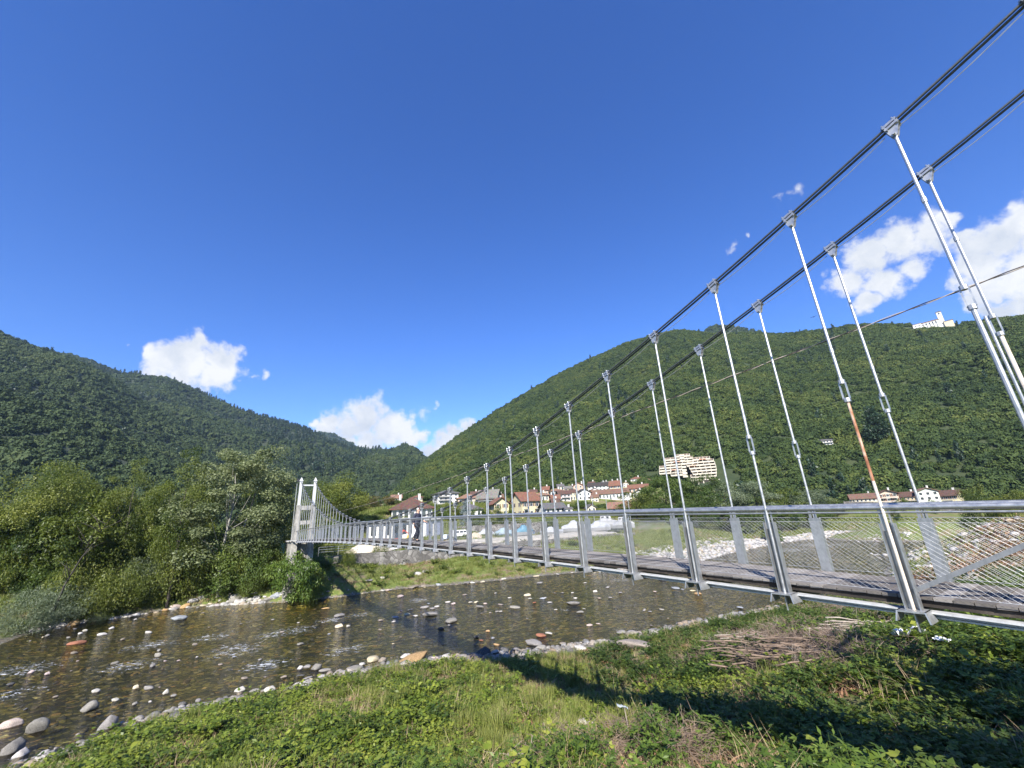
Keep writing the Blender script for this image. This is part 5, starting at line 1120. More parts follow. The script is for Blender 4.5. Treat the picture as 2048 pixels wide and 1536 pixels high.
for lb_, px, yt, yb, w, r in (('dark hedge bush left of the workshop', 700, 1026, 1078, 70, 112), ('rounded dark bush in front of the ochre trees', 738, 1030, 1072, 60, 116), ('green bush at the left end of the brown roofed house', 775, 1022, 1062, 46, 122), ('bush hiding the foot of the guard rail', 668, 1040, 1090, 60, 104)): px_tree(lb_, px, yt, yb, w, darkb, 3.5, 3.1, r, 'bushes behind the far tower', 'bush', 'bush')
for lb_, px, yt, yb, w, r in (('weedy bush against the stone wall near the tower', 700, 1096, 1124, 34, 80), ('leafy bush against the stone wall under the gravel heap', 762, 1088, 1116, 40, 84), ('small bush against the stone wall, rightmost', 830, 1092, 1112, 26, 88)): px_tree(lb_, px, yt, yb, w, brambl, 2.7, 3.1, r, 'bushes along the stone wall', 'bush', 'bush')
for i, (px, yt, yb, w, r) in enumerate(((-10, 1090, 1190, 170, 88), (90, 1110, 1190, 150, 87), (190, 1112, 1186, 140, 88), (150, 1060, 1180, 150, 92), (270, 1075, 1170, 120, 86), (390, 1060, 1170, 130, 86), (480, 1060, 1150, 110, 88), (300, 1020, 1150, 140, 92), (10, 1020, 1180, 160, 88), (560, 1075, 1140, 90, 80))):
    px_tree(['shady undergrowth bush below the ash tree', 'dark thicket bush behind the bright leaved tree', 'dark thicket bush beside the willow mound', 'leafy bush filling behind the forked trunk', 'dark bush under the light acacia', 'shadowed bush under the poplar crown', 'dark bush between poplar and notice board', 'tall dark bush behind the acacias', 'deep green bush behind the ash trunk', 'dark hanging bush left of the abutment'][i], px, yt, yb, w, darkb if i % 3 else brambl, 3.5 if i % 3 else 2.7, 3.1, r, LB, 'bush', 'bush')
px_tree('tall ash standing behind the bright leaved tree', 100, 925, 1150, 170, ash, 12.3, 5.3, 96, LB, rz=2.2)
px_tree('leafy tree filling the gap right of the bare twigs', 290, 962, 1140, 150, ash, 12.3, 5.3, 94, LB, rz=4.4)
px_tree('rounded tree just behind the right side of the poplar', 515, 975, 1120, 110, dense, 8.3, 4.4, 90, LB, rz=5)
dead = MB(); g_ = np.random.default_rng(5); bp = [np.array([0, 0, 0.]), np.array([.5, 0, 3.]), np.array([1.4, .2, 5.8]), np.array([2.8, .3, 8.2])]; dead.tube(bp, [.13, .10, .06, .02], 6)
for i in range(16):
    b = bp[1 + i % 3] + (bp[2] - bp[1]) * g_.random() * .6; e = b + np.array([g_.normal() * 1.5, g_.normal(), 1.2 + g_.random()]); dead.tube([b, (b + e) / 2 + g_.normal(size=3) * .15, e], [.045, .03, .008], 4)
p = at_r(150, 1060, 76); p[2] = gz(p[0], p[1]) + 2; o = empty('dead_tree', p, 'bare dead branch sticking out between the left bank trees', 'tree', LB); link('trunk', dead.mesh('trunk', BARK, True), o)
# trees round the village and across the meadow
VT = 'trees among the village houses'
vt = [tree_meshes(20 + i, 3.6, 6.6, .6, 5000, .34, m_, BARK, 34, .32) for i, m_ in enumerate((LEAF_ASH, LEAF_DARK, LEAF_BROWN, LEAF_YEL))]
for i, (lb, px, yt, yb, w, r, k) in enumerate((
    ('dark green tree right of the awning house', 868, 1003, 1036, 44, 150, 1), ('round tree between the brown roofed house and the spruce', 886, 1012, 1040, 36, 135, 1), ('tree hiding the lower awning house wall', 905, 1004, 1030, 40, 165, 0),
    ('leafy tree left of the yellow wing', 985, 1008, 1042, 40, 150, 0), ('bright tree in front of the yellow gable', 1012, 1016, 1042, 34, 148, 0), ('dark tree right of the spruce', 952, 1012, 1040, 34, 142, 1),
    ('dark tree right of the low white house', 1152, 1002, 1034, 50, 170, 1), ('tree between the cottage and the flagpole', 1205, 1006, 1032, 42, 180, 0), ('round tree above the ochre house', 1235, 998, 1022, 46, 195, 1), ('pale tree left of the pale pink house', 1098, 1004, 1026, 26, 175, 3),
    ('brown leaved tree left of the brown roofed house', 758, 988, 1050, 62, 140, 2), ('ochre leaved tree behind the workshop', 728, 996, 1050, 60, 135, 2), ('tall brownish tree by the leftmost village houses', 785, 1002, 1045, 40, 150, 2), ('green tree left of the ochre trees', 705, 1000, 1052, 56, 128, 0),
    ('yellowish bush tree below the small yellow house', 845, 1000, 1024, 40, 190, 3), ('dark trees patch above the awning house', 900, 985, 1006, 40, 235, 1), ('rounded tree beside the row house end', 1300, 985, 1014, 46, 215, 0), ('small tree under the salmon house', 1160, 1000, 1012, 30, 215, 0),
    ('small tree by the chalet', 955, 998, 1016, 24, 200, 0), ('green tree right of the ochre house', 1290, 1004, 1036, 48, 165, 0), ('low tree at the yard end', 1096, 1034, 1056, 40, 138, 1), ('bush above the terrace wall', 1040, 1036, 1054, 36, 140, 0))):
    px_tree(lb, px, yt, yb, w, vt[k], 7.5, 3.8, r, VT)
spruce = tree_meshes(31, 2.6, 8.0, .2, 3600, .42, SPRUCE_BLUE, BARK, 60, .22, shape='cone', narrow=.22, droop=.3)
px_tree('blue grey spruce in front of the white houses', 931, 994, 1044, 34, spruce, 8.2, 2.6, 138, VT, 'spruce_tree')
cedar = tree_meshes(32, 4.0, 9.0, .4, 3600, .7, CONIFER, BARK, 60, .26, shape='cone', narrow=.3)
p = hill_hit(1762, 884); o = plant_tree('single dark conifer standing out on the right mountainside', 'tree', p, cedar, (2.6, 2.6, 2.7), None, None, 'conifer_tree'); CEDAR = p
MT = 'big trees across the meadow behind the bridge'
mt = [tree_meshes(40 + i, 4.6, 9.4, 1.0, 12000, .30, m_, BARK, 52, .28) for i, m_ in enumerate((LEAF_DARK, LEAF_ASH, LEAF_DARK, LEAF_WILLOW))]
for i, (lb, px, yt, yb, w, r, k) in enumerate((
    ('tallest dark tree below the terraced flats', 1342, 938, 1056, 110, 165, 0), ('big tree left of the tallest dark tree', 1278, 978, 1062, 90, 150, 1), ('dark tree right of the tallest one below the flats', 1405, 955, 1054, 100, 170, 2), ('willowy tree under the right end of the flats', 1462, 962, 1050, 90, 185, 3),
    ('grey green tree right of the flats', 1520, 962, 1046, 100, 190, 3), ('rounded tree in the middle of the meadow row', 1580, 972, 1044, 96, 195, 1), ('pale leaved tree left of the road houses', 1630, 978, 1042, 90, 200, 3), ('low tree close to the carport', 1672, 990, 1038, 60, 205, 1),
    ('dark tree low in the meadow row, left', 1318, 1000, 1066, 80, 140, 0), ('dark tree low in the meadow row, centre', 1395, 1004, 1062, 90, 145, 2), ('dark tree low in the meadow row, right', 1480, 1006, 1056, 100, 150, 0), ('low dark bush tree at the row end', 1560, 1010, 1050, 90, 160, 2), ('low spreading tree before the carport', 1630, 1010, 1044, 80, 170, 0),
    ('tall green tree at the right edge past the road houses', 1962, 962, 1034, 80, 170, 1), ('second green tree at the right edge', 2012, 985, 1032, 90, 150, 1), ('far right tree cut by the photo edge', 2060, 975, 1030, 100, 140, 1), ('dark bush in the meadow before the road wall', 1795, 1012, 1046, 22, 150, 0), ('round tree in front of the yellow terrace house', 1806, 992, 1016, 26, 235, 0), ('small tree before the pale green house', 1868, 996, 1014, 24, 235, 1), ('dark tree leaning by the river at the right', 1950, 1030, 1066, 60, 92, 0))):
    px_tree(lb, px, yt, yb, w, mt[k], 10.6, 4.8, r, MT)

nbt = tree_meshes(51, 4.2, 6.4, 6.5, 6500, .42, LEAF_ASH, BARK, 44, .32)
plant_tree('unseen leafy tree added behind the near bridge tower to shade the bank', 'tree', np.array((12.0, -3.2, 7.2)), nbt, (1, 1, .66), .4)  # stands out of view, added to throw shade over the right foreground
# ------------------------------------------------------------------ woods on the hills
clN = [crown_clump(60 + i, 620, 13, .85, .21, HILL_NEAR) for i in range(6)]; clF = [crown_clump(70 + i, 380, 11, .95, .27, HILL_FAR) for i in range(5)]
cone = tree_meshes(75, .55, 1.9, .05, 260, .30, CONIFER, BARK, 26, .30, shape='cone', narrow=.5)[0]
def wood(name, label, hname, spacing, size, protos, seed, vmin=0., thin=0.0, vmax=1.04, conif=0.):
    P = hill_points(hname, spacing, vmax, seed, vmin); g = np.random.default_rng(seed + 50); keep = np.ones(len(P), bool)
    for (x, y, r) in CLEAR:
        dx, dy = P[:, 0] - x, P[:, 1] - y; n = math.hypot(x, y); al = (dx * x + dy * y) / n; ac = np.abs(dx * y - dy * x) / n
        keep &= ~((ac < r * 1.0) & (al > -r * 1.5) & (al < r * .9))
    fld = fbm2(P[:, 0], P[:, 1], .012, 4, seed); keep &= ~((fld > .34) & (g.random(len(P)) < thin))
    P = P[keep]; n = len(P); s = size * (.62 + .75 * g.random(n) ** 1.3); S = np.stack([s, s, s * (.8 + .55 * g.random(n))], 1); idx = g.integers(0, len(protos), n)
    pr = list(protos)
    if conif:
        pr = pr + [cone]; cf = fbm2(P[:, 0], P[:, 1], .008, 3, seed + 9.) ; c = (g.random(n) < np.clip(conif + cf * 1.2, .006, .7)); idx[c] = len(protos); S[c] = np.stack([s[c] * .75, s[c] * .75, s[c] * 1.15], 1)
    P[:, 2] += -.25 * s
    return scatter(name, label, 'wood', P, pr, S, .12, idx)
wood('forest', 'dense broadleaved wood covering the right mountainside', 'hill.003', 4.7, 5.0, clN, 1, thin=.05, conif=-.5)
wood('forest', 'dark wood covering the steep left hillside', 'hill', 6.6, 6.2, clF, 2, thin=.0, conif=-.4)
wood('forest', 'mixed dark wood on the higher ridge behind', 'hill.001', 8.6, 7.4, clF, 3, thin=.1, conif=.05)
wood('forest', 'far wood on the rounded hilltop', 'hill.002', 20, 13, clF, 4, .35)
wood('forest', 'far wood on the little hilltop over the right mountain', 'hill.004', 15, 10, clF, 5, .4)
# shrubs and garden trees covering the valley floor between the houses
def valley_fill():
    g = np.random.default_rng(12); P = []
    while len(P) < 2600:
        a = g.uniform(-.95, .98); r = g.uniform(132, 345); x, y = r * math.sin(a), r * math.cos(a)
        if any((x - c[0]) ** 2 + (y - c[1]) ** 2 < (c[2] * .8 + 2) ** 2 for c in CLEAR): continue
        n = math.hypot(x, y)
        if any(0 < (cx * x + cy * y) / n - n < 22 and abs(cx * y - cy * x) / n < cr for cx, cy, cr in CLEAR): continue
        if -.08 < a < .30 and r < 160: continue
        if .30 <= a and r < 200 and g.random() < .9: continue
        if a > .55 and r < 270: continue
        if -.42 < a < -.1 and r < 150: continue
        P.append((x, y, 0))
    P = np.array(P); P[:, 2] = G(P[:, 0], P[:, 1]); s = 1.3 + 2.6 * g.random(len(P)) ** 1.6; P[:, 2] += .1 * s
    return scatter('shrubbery', 'garden shrubs and trees filling the valley floor', 'shrubbery', P, clN, np.stack([s, s, s * .95], 1))
valley_fill()

# ------------------------------------------------------------------ stones
def rock_mesh(seed, flat=.62, cuts=7, sub=3):
    bm = bmesh.new(); bmesh.ops.create_icosphere(bm, subdivisions=sub, radius=1); V = np.array([v.co[:] for v in bm.verts]); F = np.array([[v.index for v in f.verts] for f in bm.faces]); bm.free()
    g = np.random.default_rng(seed); V = V * (1 + .24 * fbm(V * 1.3 + seed * 3.1, 3))[:, None]
    for i in range(cuts):
        n = unit(g.normal(size=3)); d = .48 + .32 * g.random(); e = V @ n - d; V = V - np.where(e > 0, e * .88, 0)[:, None] * n
    V = V * (1 + .07 * fbm(V * 3.2 + seed, 3))[:, None] * np.array([1, .72 + .25 * g.random(), flat]); V /= np.abs(V[:, 0]).max()
    return np_mesh('boulder', V, F, STONE, smooth=True)
RM = [rock_mesh(i, f, c) for i, (f, c) in enumerate(((.62, 7), (.55, 13), (.72, 10), (.45, 14), (.6, 18), (.5, 8), (.68, 15), (.40, 12)))]
TONES = dict(g=(.22, .21, .195), w=(.42, .405, .37), o=(.38, .25, .12), r=(.28, .12, .07), d=(.07, .07, .07), p=(.40, .33, .30), c=(.50, .44, .31), b=(.28, .30, .325), n=(.23, .20, .165))
TN = dict(g='grey', w='whitish', o='ochre', r='rust red', d='dark', p='pinkish', c='cream', b='blue grey', n='brown')
SEEN = {}
def rock(px, py, w, h, c, where, shape='', label=None, z=0.0, ground=False, group='stones in and beside the river', k=None, yaw=None):
    p = on_ground(px, py) if ground else at_z(px, py, z); sx, sy = px_scale(p); o = bpy.data.objects.new('boulder', RM[k if k is not None else rnd.randrange(len(RM))]); COL.objects.link(o)
    W = w * sx * .52; V = np.linalg.norm(p - np.array([0, 0, CAMZ])); el = max(.12, (CAMZ - p[2]) / V); hh = max(.34 * W, (h * V / FPX * .95) * .66)
    o.scale = (W, W * (.62 + .35 * rnd.random()), hh); o.rotation_euler = ((rnd.random() - .5) * .3, (rnd.random() - .5) * .3, face_cam(p) + (rnd.random() - .5) * .7 if yaw is None else yaw); o.location = tuple(p + UPV * hh * .10)
    t = TONES[c]; j = .82 + .36 * rnd.random(); o.color = (t[0] * j, t[1] * j, t[2] * j * (.94 + .12 * rnd.random()), 1)
    if not label:
        sz = 'large' if w > 28 else 'medium' if w > 15 else 'small' if w > 9 else 'tiny'; label = f'{sz} {shape + " " if shape else ""}{TN[c]} stone {where}'
    tag(o, label, 'boulder', group); return o
MIDR = 'in mid river right of the bridge shadow'; LEFTR = 'in the rapid water left of the bridge shadow'; NEARW = 'in the shallow water near the lower left corner'; SH = 'in the row along the near shore'
rock(357, 1239, 38, 16, 'b', '', label='smooth pale blue grey boulder standing alone near the far left shore', k=0)
rock(155, 1287, 42, 12, 'r', '', label='flat orange red slab in the water below the willow bush', k=3)
rock(825, 1320, 74, 22, 'o', '', label='long ochre boulder slab lying along the near shore', k=6)
rock(706, 1340, 40, 17, 'g', '', label='round grey boulder left of the cream stone on the near shore', k=0); rock(745, 1322, 28, 20, 'c', '', label='pointed cream boulder beside a round grey stone on the near shore', k=4)
rock(1146, 1208, 30, 15, 'g', '', label='domed grey boulder standing alone in mid river, right half', k=0); rock(861, 1231, 32, 13, 'g', '', label='long flat grey boulder in the group of stones in mid river', k=5)
rock(901, 1244, 26, 15, 'g', '', label='pyramid shaped grey boulder in mid river', k=4); rock(1083, 1272, 22, 14, 'r', '', label='tilted rust red boulder at the near shore', k=3); rock(1065, 1289, 38, 22, 'g', '', label='big rounded grey boulder at the near shore below the red one', k=0)
rock(968, 1310, 36, 24, 'd', '', label='big dark boulder in the bridge shadow on the near shore', k=2); rock(1160, 1298, 32, 14, 'w', '', label='bright white boulder in the grass above the shore', ground=True, k=1)
rock(1272, 1296, 74, 26, 'n', '', label='large flat brown boulder with moss in the grass by the shore', ground=True, k=5); rock(1310, 1268, 30, 20, 'g', '', label='angular grey boulder leaning on the bank near the brown boulder', ground=True, k=4)
rock(24, 1452, 50, 26, 'p', '', label='long pinkish white slab in the water at the left edge', k=3); rock(74, 1463, 48, 30, 'g', '', label='broad grey boulder beside the pinkish slab at the left edge', k=5); rock(28, 1503, 54, 28, 'g', '', label='grey mottled boulder in the lower left corner', k=2)
rock(176, 1421, 42, 28, 'g', '', label='thin tilted grey slab standing in the shallow water', k=7); rock(216, 1456, 44, 34, 'g', '', label='two lobed brownish grey boulder near the lower left shore', k=6); rock(130, 1522, 66, 36, 'g', '', label='huge dark grey slab at the bottom left shore', k=3)
for px, py, w, h, c in ((205,1270,22,10,'w'),(222,1258,14,8,'w'),(170,1263,11,6,'w'),(315,1313,18,14,'g'),(306,1333,13,9,'g'),(228,1328,20,8,'g'),(650,1218,20,8,'o'),(680,1232,24,9,'g'),(679,1254,18,10,'c'),(696,1253,9,6,'w'),(600,1289,16,7,'g'),(318,1302,10,7,'g'),(440,1330,12,6,'n'),(520,1320,10,5,'g'),(390,1290,12,5,'n'),(760,1260,10,5,'n'),(545,1240,9,5,'g')): rock(px, py, w, h, c, LEFTR)
for px, py, w, h, c in ((848,1216,21,10,'g'),(873,1214,12,7,'w'),(864,1218,13,8,'g'),(895,1205,13,6,'w'),(907,1208,11,5,'p'),(941,1206,9,6,'w'),(952,1205,11,6,'c'),(970,1208,9,6,'p'),(960,1215,17,8,'g'),(882,1259,15,9,'d'),(900,1251,9,6,'g'),(994,1224,10,6,'g'),(1002,1224,7,5,'w'),(1031,1216,23,14,'g'),(1150,1197,9,6,'w'),(1100,1205,11,5,'w'),(1168,1218,9,4,'w'),(1191,1184,10,7,'w'),(1069,1206,8,4,'r'),(975,1263,11,8,'o'),(953,1276,13,8,'d'),(962,1281,11,5,'r'),(985,1277,8,5,'w'),(993,1290,17,7,'o'),(820,1220,14,5,'g'),(788,1240,10,5,'d'),(1125,1186,8,4,'g'),(1145,1186,7,4,'w'),(1060,1198,8,4,'w'),(1090,1196,7,3,'w'),(1020,1196,9,3,'w'),(1327,1160,22,9,'g'),(1350,1177,20,8,'b'),(1395,1188,16,6,'o'),(1240,1186,9,6,'g'),(1268,1268,16,8,'g'),(1300,1224,8,4,'g'),(1480,1216,14,5,'b'),(1180,1251,14,5,'p'),(1196,1248,12,5,'p'),(1215,1175,10,4,'w'),(1170,1166,8,3,'w'),(930,1190,10,4,'n')): rock(px, py, w, h, c, MIDR)
for px, py, w, h, c in ((190,1385,21,12,'w'),(229,1402,19,10,'w'),(272,1377,14,10,'c'),(296,1378,25,12,'g'),(330,1388,15,17,'w'),(346,1393,15,8,'g'),(300,1405,7,5,'w'),(344,1424,25,16,'g'),(374,1418,23,11,'g'),(361,1430,12,13,'w'),(270,1409,12,7,'g'),(395,1404,14,13,'g'),(20,1370,20,8,'d'),(50,1420,12,6,'d'),(110,1395,14,6,'n')): rock(px, py, w, h, c, NEARW)
for px, py, w, h, c in ((600,1338,15,12,'w'),(615,1336,16,10,'g'),(632,1338,26,19,'g'),(651,1341,26,10,'g'),(724,1330,14,10,'w'),(764,1323,20,16,'n'),(808,1315,20,15,'w'),(818,1336,17,11,'w'),(832,1337,18,13,'w'),(849,1333,20,16,'o'),(870,1318,16,9,'p'),(895,1315,23,13,'w'),(905,1322,18,9,'g'),(880,1326,16,9,'g'),(990,1305,19,11,'w'),(1012,1310,18,11,'g'),(1030,1300,16,10,'g'),(1050,1301,14,9,'n'),(1081,1299,24,20,'g'),(1098,1268,15,7,'w'),(1241,1266,22,13,'g'),(1264,1268,20,13,'g'),(1172,1283,14,7,'g'),(600,1352,20,7,'d'),(615,1357,22,7,'g'),(460,1404,22,14,'g'),(480,1388,26,18,'w'),(510,1386,24,12,'g'),(540,1384,26,16,'w'),(420,1412,20,12,'w'),(400,1426,24,12,'g'),(745,1352,18,16,'p'),(762,1358,20,10,'g'),(606,1376,22,22,'w'),(628,1378,26,18,'c'),(575,1382,22,12,'g'),(1125,1288,16,9,'n'),(1210,1284,16,9,'p'),(925,1312,18,9,'g'),(945,1318,18,9,'d'),(40,1522,40,26,'w'),(85,1516,30,18,'w'),(180,1508,36,18,'g'),(160,1488,24,12,'g'),(205,1490,34,16,'p'),(235,1470,28,16,'g'),(300,1448,24,12,'g'),(320,1440,18,10,'g'),(1390,1250,24,12,'g'),(1420,1244,16,9,'w'),(1350,1272,20,10,'p')): rock(px, py, w, h, c, SH, ground=(py > 1375))
for i in range(70):
    if i < 40: px, py = 40 + 780 * rnd.random(), 1225 + 150 * rnd.random(); py = max(py, float(np.interp(px, [0, 130, 280, 400, 520, 640, 900], [1300, 1262, 1238, 1222, 1210, 1200, 1180]))); where_ = LEFTR
    else: px, py = 780 + 620 * rnd.random(), 1165 + 95 * rnd.random(); where_ = MIDR
    if py > float(np.interp(px, [0, 240, 370, 480, 600, 700, 800, 1000, 1180, 1420], [1530, 1455, 1415, 1390, 1368, 1338, 1318, 1302, 1276, 1232])): continue
    w = 6 + 12 * rnd.random() ** 2; rock(px, py, w, w * .5, rnd.choice('wggnngpcb'), where_)
FSH = 'on the far shore below the left bank bushes'
for i in range(84):
    px = 120 + 540 * rnd.random() ** .9; py = float(np.interp(px, [0, 130, 280, 400, 520, 640, 720], [1292, 1252, 1229, 1213, 1200, 1190, 1186])) - rnd.random() ** 1.5 * (20 if 230 < px < 520 else 9) + 2; w = 9 + 22 * rnd.random() ** 2
    rock(px, py, w, w * .5, rnd.choice('wwwwgggcbpo'), FSH, ground=(py < 1225 and rnd.random() < .7))
for px, py, w, h, c, l in ((836, 1150, 17, 16, 'w', 'pale upright boulder on the far grass bank'), (764, 1158, 12, 10, 'w', 'small white boulder left of the upright one on the far bank'), (850, 1146, 14, 12, 'g', 'grey boulder touching the pale upright boulder on the far bank'), (738, 1162, 16, 8, 'g', 'flat grey slab on the far bank by the bridge shadow'), (826, 1176, 24, 8, 'n', 'brown boulder at the far water edge'), (876, 1170, 12, 8, 'b', 'round blue grey boulder at the far water edge')): rock(px, py, w, h, c, '', label=l, ground=True)
for i in range(46):
    px = 690 + 520 * rnd.random(); py = float(np.interp(px, [720, 800, 900, 1000, 1080, 1160, 1250], [1187, 1178, 1170, 1160, 1152, 1144, 1141])) - rnd.random() * 3 + 1; w = 5 + 9 * rnd.random() ** 2
    rock(px, py, w, w * .5, rnd.choice('wwwgcpn'), 'in the line of stones along the far shore under the bridge')
rock(1173, 1450, 50, 26, 'w', '', label='white lump of rock in the grass above the dry stalks', ground=True, k=1)
# shingle of the gravel bar and loose stones up the right bank
d = Nd('shingle_stone'); rr = d.n('ShaderNodeObjectInfo').outputs['Random']; v = d.coord('Object'); n = d.noise(v, 3, 5)
SHING = d.done(d.bsdf(d.mix(.55, d.ramp(rr, [(0, (.16, .155, .15)), (.3, (.30, .29, .275)), (.62, (.42, .405, .375)), (.8, (.34, .27, .185)), (.92, (.40, .33, .30)), (1, (.24, .255, .27))], 'CONSTANT'), d.mix(1, d.ramp(rr, [(0, (.17, .165, .16)), (.3, (.31, .30, .285)), (.62, (.43, .415, .385)), (.8, (.34, .28, .20)), (1, (.24, .25, .265))]), d.ramp(n, [(.3, (.6, .6, .6)), (.7, (1.2, 1.2, 1.2))]), 'MULTIPLY')), .85, 0, d.bump(n, .3, .05)))
SM = []
for i in range(5):
    q = rock_mesh(90 + i, (.6, .5, .66, .45, .55)[i], 6, 2); q.materials.clear(); q.materials.append(SHING); SM.append(q)
d = Nd('shore_stone'); rr = d.n('ShaderNodeObjectInfo').outputs['Random']; v = d.coord('Object'); n = d.noise(v, 3, 5)
SHORE = d.done(d.bsdf(d.mix(1, d.ramp(rr, [(0, (.09, .088, .082)), (.35, (.17, .162, .15)), (.62, (.25, .235, .21)), (.8, (.20, .15, .10)), (.93, (.34, .32, .29)), (1, (.15, .155, .165))]), d.ramp(n, [(.3, (.55, .55, .55)), (.7, (1.25, 1.25, 1.25))]), 'MULTIPLY'), .85, 0, d.bump(n, .4, .05)))
SM2 = []
for q in SM: q2 = q.copy(); q2.materials.clear(); q2.materials.append(SHORE); SM2.append(q2)
def poly_pts(n, poly, seed):
    g = np.random.default_rng(seed); P = np.array(poly, float); lo, hi = P.min(0), P.max(0); out = []
    while len(out) < n:
        q = lo + (hi - lo) * g.random((n, 2)); ins = np.zeros(n, bool); j = len(P) - 1
        for i in range(len(P)):
            c = ((P[i, 1] > q[:, 1]) != (P[j, 1] > q[:, 1])) & (q[:, 0] < (P[j, 0] - P[i, 0]) * (q[:, 1] - P[i, 1]) / (P[j, 1] - P[i, 1] + 1e-12) + P[i, 0]); ins ^= c; j = i
        out += q[ins].tolist()
    return np.array(out[:n])
def shingle(label, n, poly, smin, smax, seed, zmin=-.35, src=None, gap=None):
    q = poly_pts(n, poly, seed); z = G(q[:, 0], q[:, 1]); k = z > zmin
    if gap is not None: k &= fbm2(q[:, 0], q[:, 1], .45, 3, 2.) > gap
    q, z = q[k], z[k]; g = np.random.default_rng(seed + 1); s = smin + (smax - smin) * g.random(len(q)) ** 3
    return scatter('gravel', label, 'shingle', np.c_[q, z + s * .1], src or SM, s, .3)
shingle('bright shingle bar along the far shore upstream of the bridge', 7500, [(11, 78.5), (18, 77), (34, 85.5), (51, 102.5), (69, 117), (110, 132), (140, 150), (90, 134), (60, 122), (40, 104), (28, 95), (18, 84)], .10, .55, 3)
shingle('loose stones scattered over the right bank behind the bridge', 2600, [(36, 44), (46, 57), (58, 69), (74, 83), (96, 96), (150, 122), (150, 112), (100, 84), (70, 62), (50, 44), (40, 36)], .10, .60, 5, -.4)
shingle('stones breaking the river surface upstream of the bridge', 900, [(36, 78), (50, 98), (70, 112), (96, 108), (76, 88), (56, 72), (46, 62)], .15, .65, 6, -2)
shingle('pale stones along the foot of the left bank', 1700, [(-58, 55), (-51, 60.5), (-45, 64), (-38, 65.5), (-36, 64), (-39, 63.2), (-46, 61), (-52, 57), (-56, 52)], .12, .55, 12)
shingle('small stones along the near shore', 2200, [(-24, 21), (-22, 26.5), (-17, 30.5), (-9, 35), (2, 36), (12, 40), (25, 45.5), (24, 43.5), (10, 38), (1, 34), (-9, 33), (-17, 28), (-21, 23)], .06, .36, 7, -.3, SM2, -.22)
shingle('cobbles on the river bed showing through the water', 5200, [(-52, 44), (-24, 21), (-21, 26), (-9, 35), (4, 37), (25, 45), (46, 58), (34, 84), (12, 77), (-12, 70), (-30, 67), (-44, 62), (-54, 55)], .05, .26, 8, -2, SM2)

# ------------------------------------------------------------------ cut branches and litter on the near bank
def stick_mesh(seed, n=6, bend=.12, forks=2):
    g = np.random.default_rng(seed); m = MB(); pts = [np.array([x, bend * math.sin(x * 2.5 + seed) * .6 + g.normal() * .02, bend * .4 * math.cos(x * 3 + seed)]) for x in np.linspace(-1, 1, n)]
    m.tube(pts, [.022 * (1.15 - .7 * i / (n - 1)) for i in range(n)], 7)
    for i in range(forks): b = pts[2 + i]; e = b + np.array([.45, (.22 if i % 2 else -.22), .10 * g.random()]); m.tube([b, e], [.014, .006], 5)
    return m
STK = [stick_mesh(i, forks=i % 3).mesh('branch', STICK, True) for i in range(5)]; STKP = [stick_mesh(i + 9, bend=.05, forks=0).mesh('branch', STICK_PALE, True) for i in range(4)]
def stick(px, py, L, yaw, up, meshes, label, group, tilt=0.):
    p = on_ground(px, py); o = bpy.data.objects.new('branch', rnd.choice(meshes)); COL.objects.link(o); o.location = tuple(p + UPV * up); s = L / 2; o.scale = (s, s * .9 + .1, s * .9 + .1); o.rotation_euler = (rnd.random() * 6.28, tilt + (rnd.random() - .5) * .22, yaw); tag(o, label, 'branch', group)
for i in range(46):
    f = rnd.random(); stick(1465 + 170 * f + (rnd.random() - .5) * 30, 1292 + 55 * rnd.random() + 14 * f, 1.5 + 2.0 * rnd.random(), math.radians(-14 + 62 * (rnd.random() - .5)), .10 + .6 * rnd.random(), STK, 'brown cut branch in the large heap beside the bridge', 'cut branches in the large heap')
for i in range(9): stick(1460 + 70 * rnd.random(), 1288 + 14 * rnd.random(), 1.3 + .9 * rnd.random(), math.radians(5 + 50 * (rnd.random() - .5)), .35 + .3 * rnd.random(), STKP, 'thin bleached branch on the left end of the heap', 'bleached branches on the large heap')
for i in range(20): stick(1655 + 130 * rnd.random(), 1250 + 36 * rnd.random(), 1.9 + 1.3 * rnd.random(), math.radians(-20 + 12 * (rnd.random() - .5)), .08 + .35 * rnd.random(), STKP, 'pale straight pole in the stack under the bridge', 'pale poles stacked under the bridge')
def twig_mesh(seed, n=46, mat=STICK):
    g = np.random.default_rng(seed); m = MB()
    for i in range(n): c = g.normal(size=3) * np.array([.36, .36, .10]) + np.array([0, 0, .16]); d_ = unit(g.normal(size=3) * np.array([1, 1, .35])); l = .2 + .4 * g.random(); m.tube([c - d_ * l, c + d_ * .1 + g.normal(size=3) * .05, c + d_ * l], [.006, .005, .002], 4)
    return m.mesh('twigs', mat)
TWIG = plain('dead_twig', (.17, .125, .095), .95, 0, .4, 4); TW = [twig_mesh(i, 60, TWIG) for i in range(3)]; TWP = [twig_mesh(i + 5, 30, STICK_PALE) for i in range(2)]
def spot_scatter(name, label, cat, spots, protos, smin, smax, seed, lift=0.0):
    g = np.random.default_rng(seed); P = []
    for (px, py, rad, n) in spots:
        c = on_ground(px, py); a = g.normal(size=(n, 2)) * rad * .5; P.append(np.c_[c[0] + a[:, 0], c[1] + a[:, 1]])
    P = np.concatenate(P); z = G(P[:, 0], P[:, 1]); s = smin + (smax - smin) * g.random(len(P)); return scatter(name, label, cat, np.c_[P, z + lift], protos, s, .4)
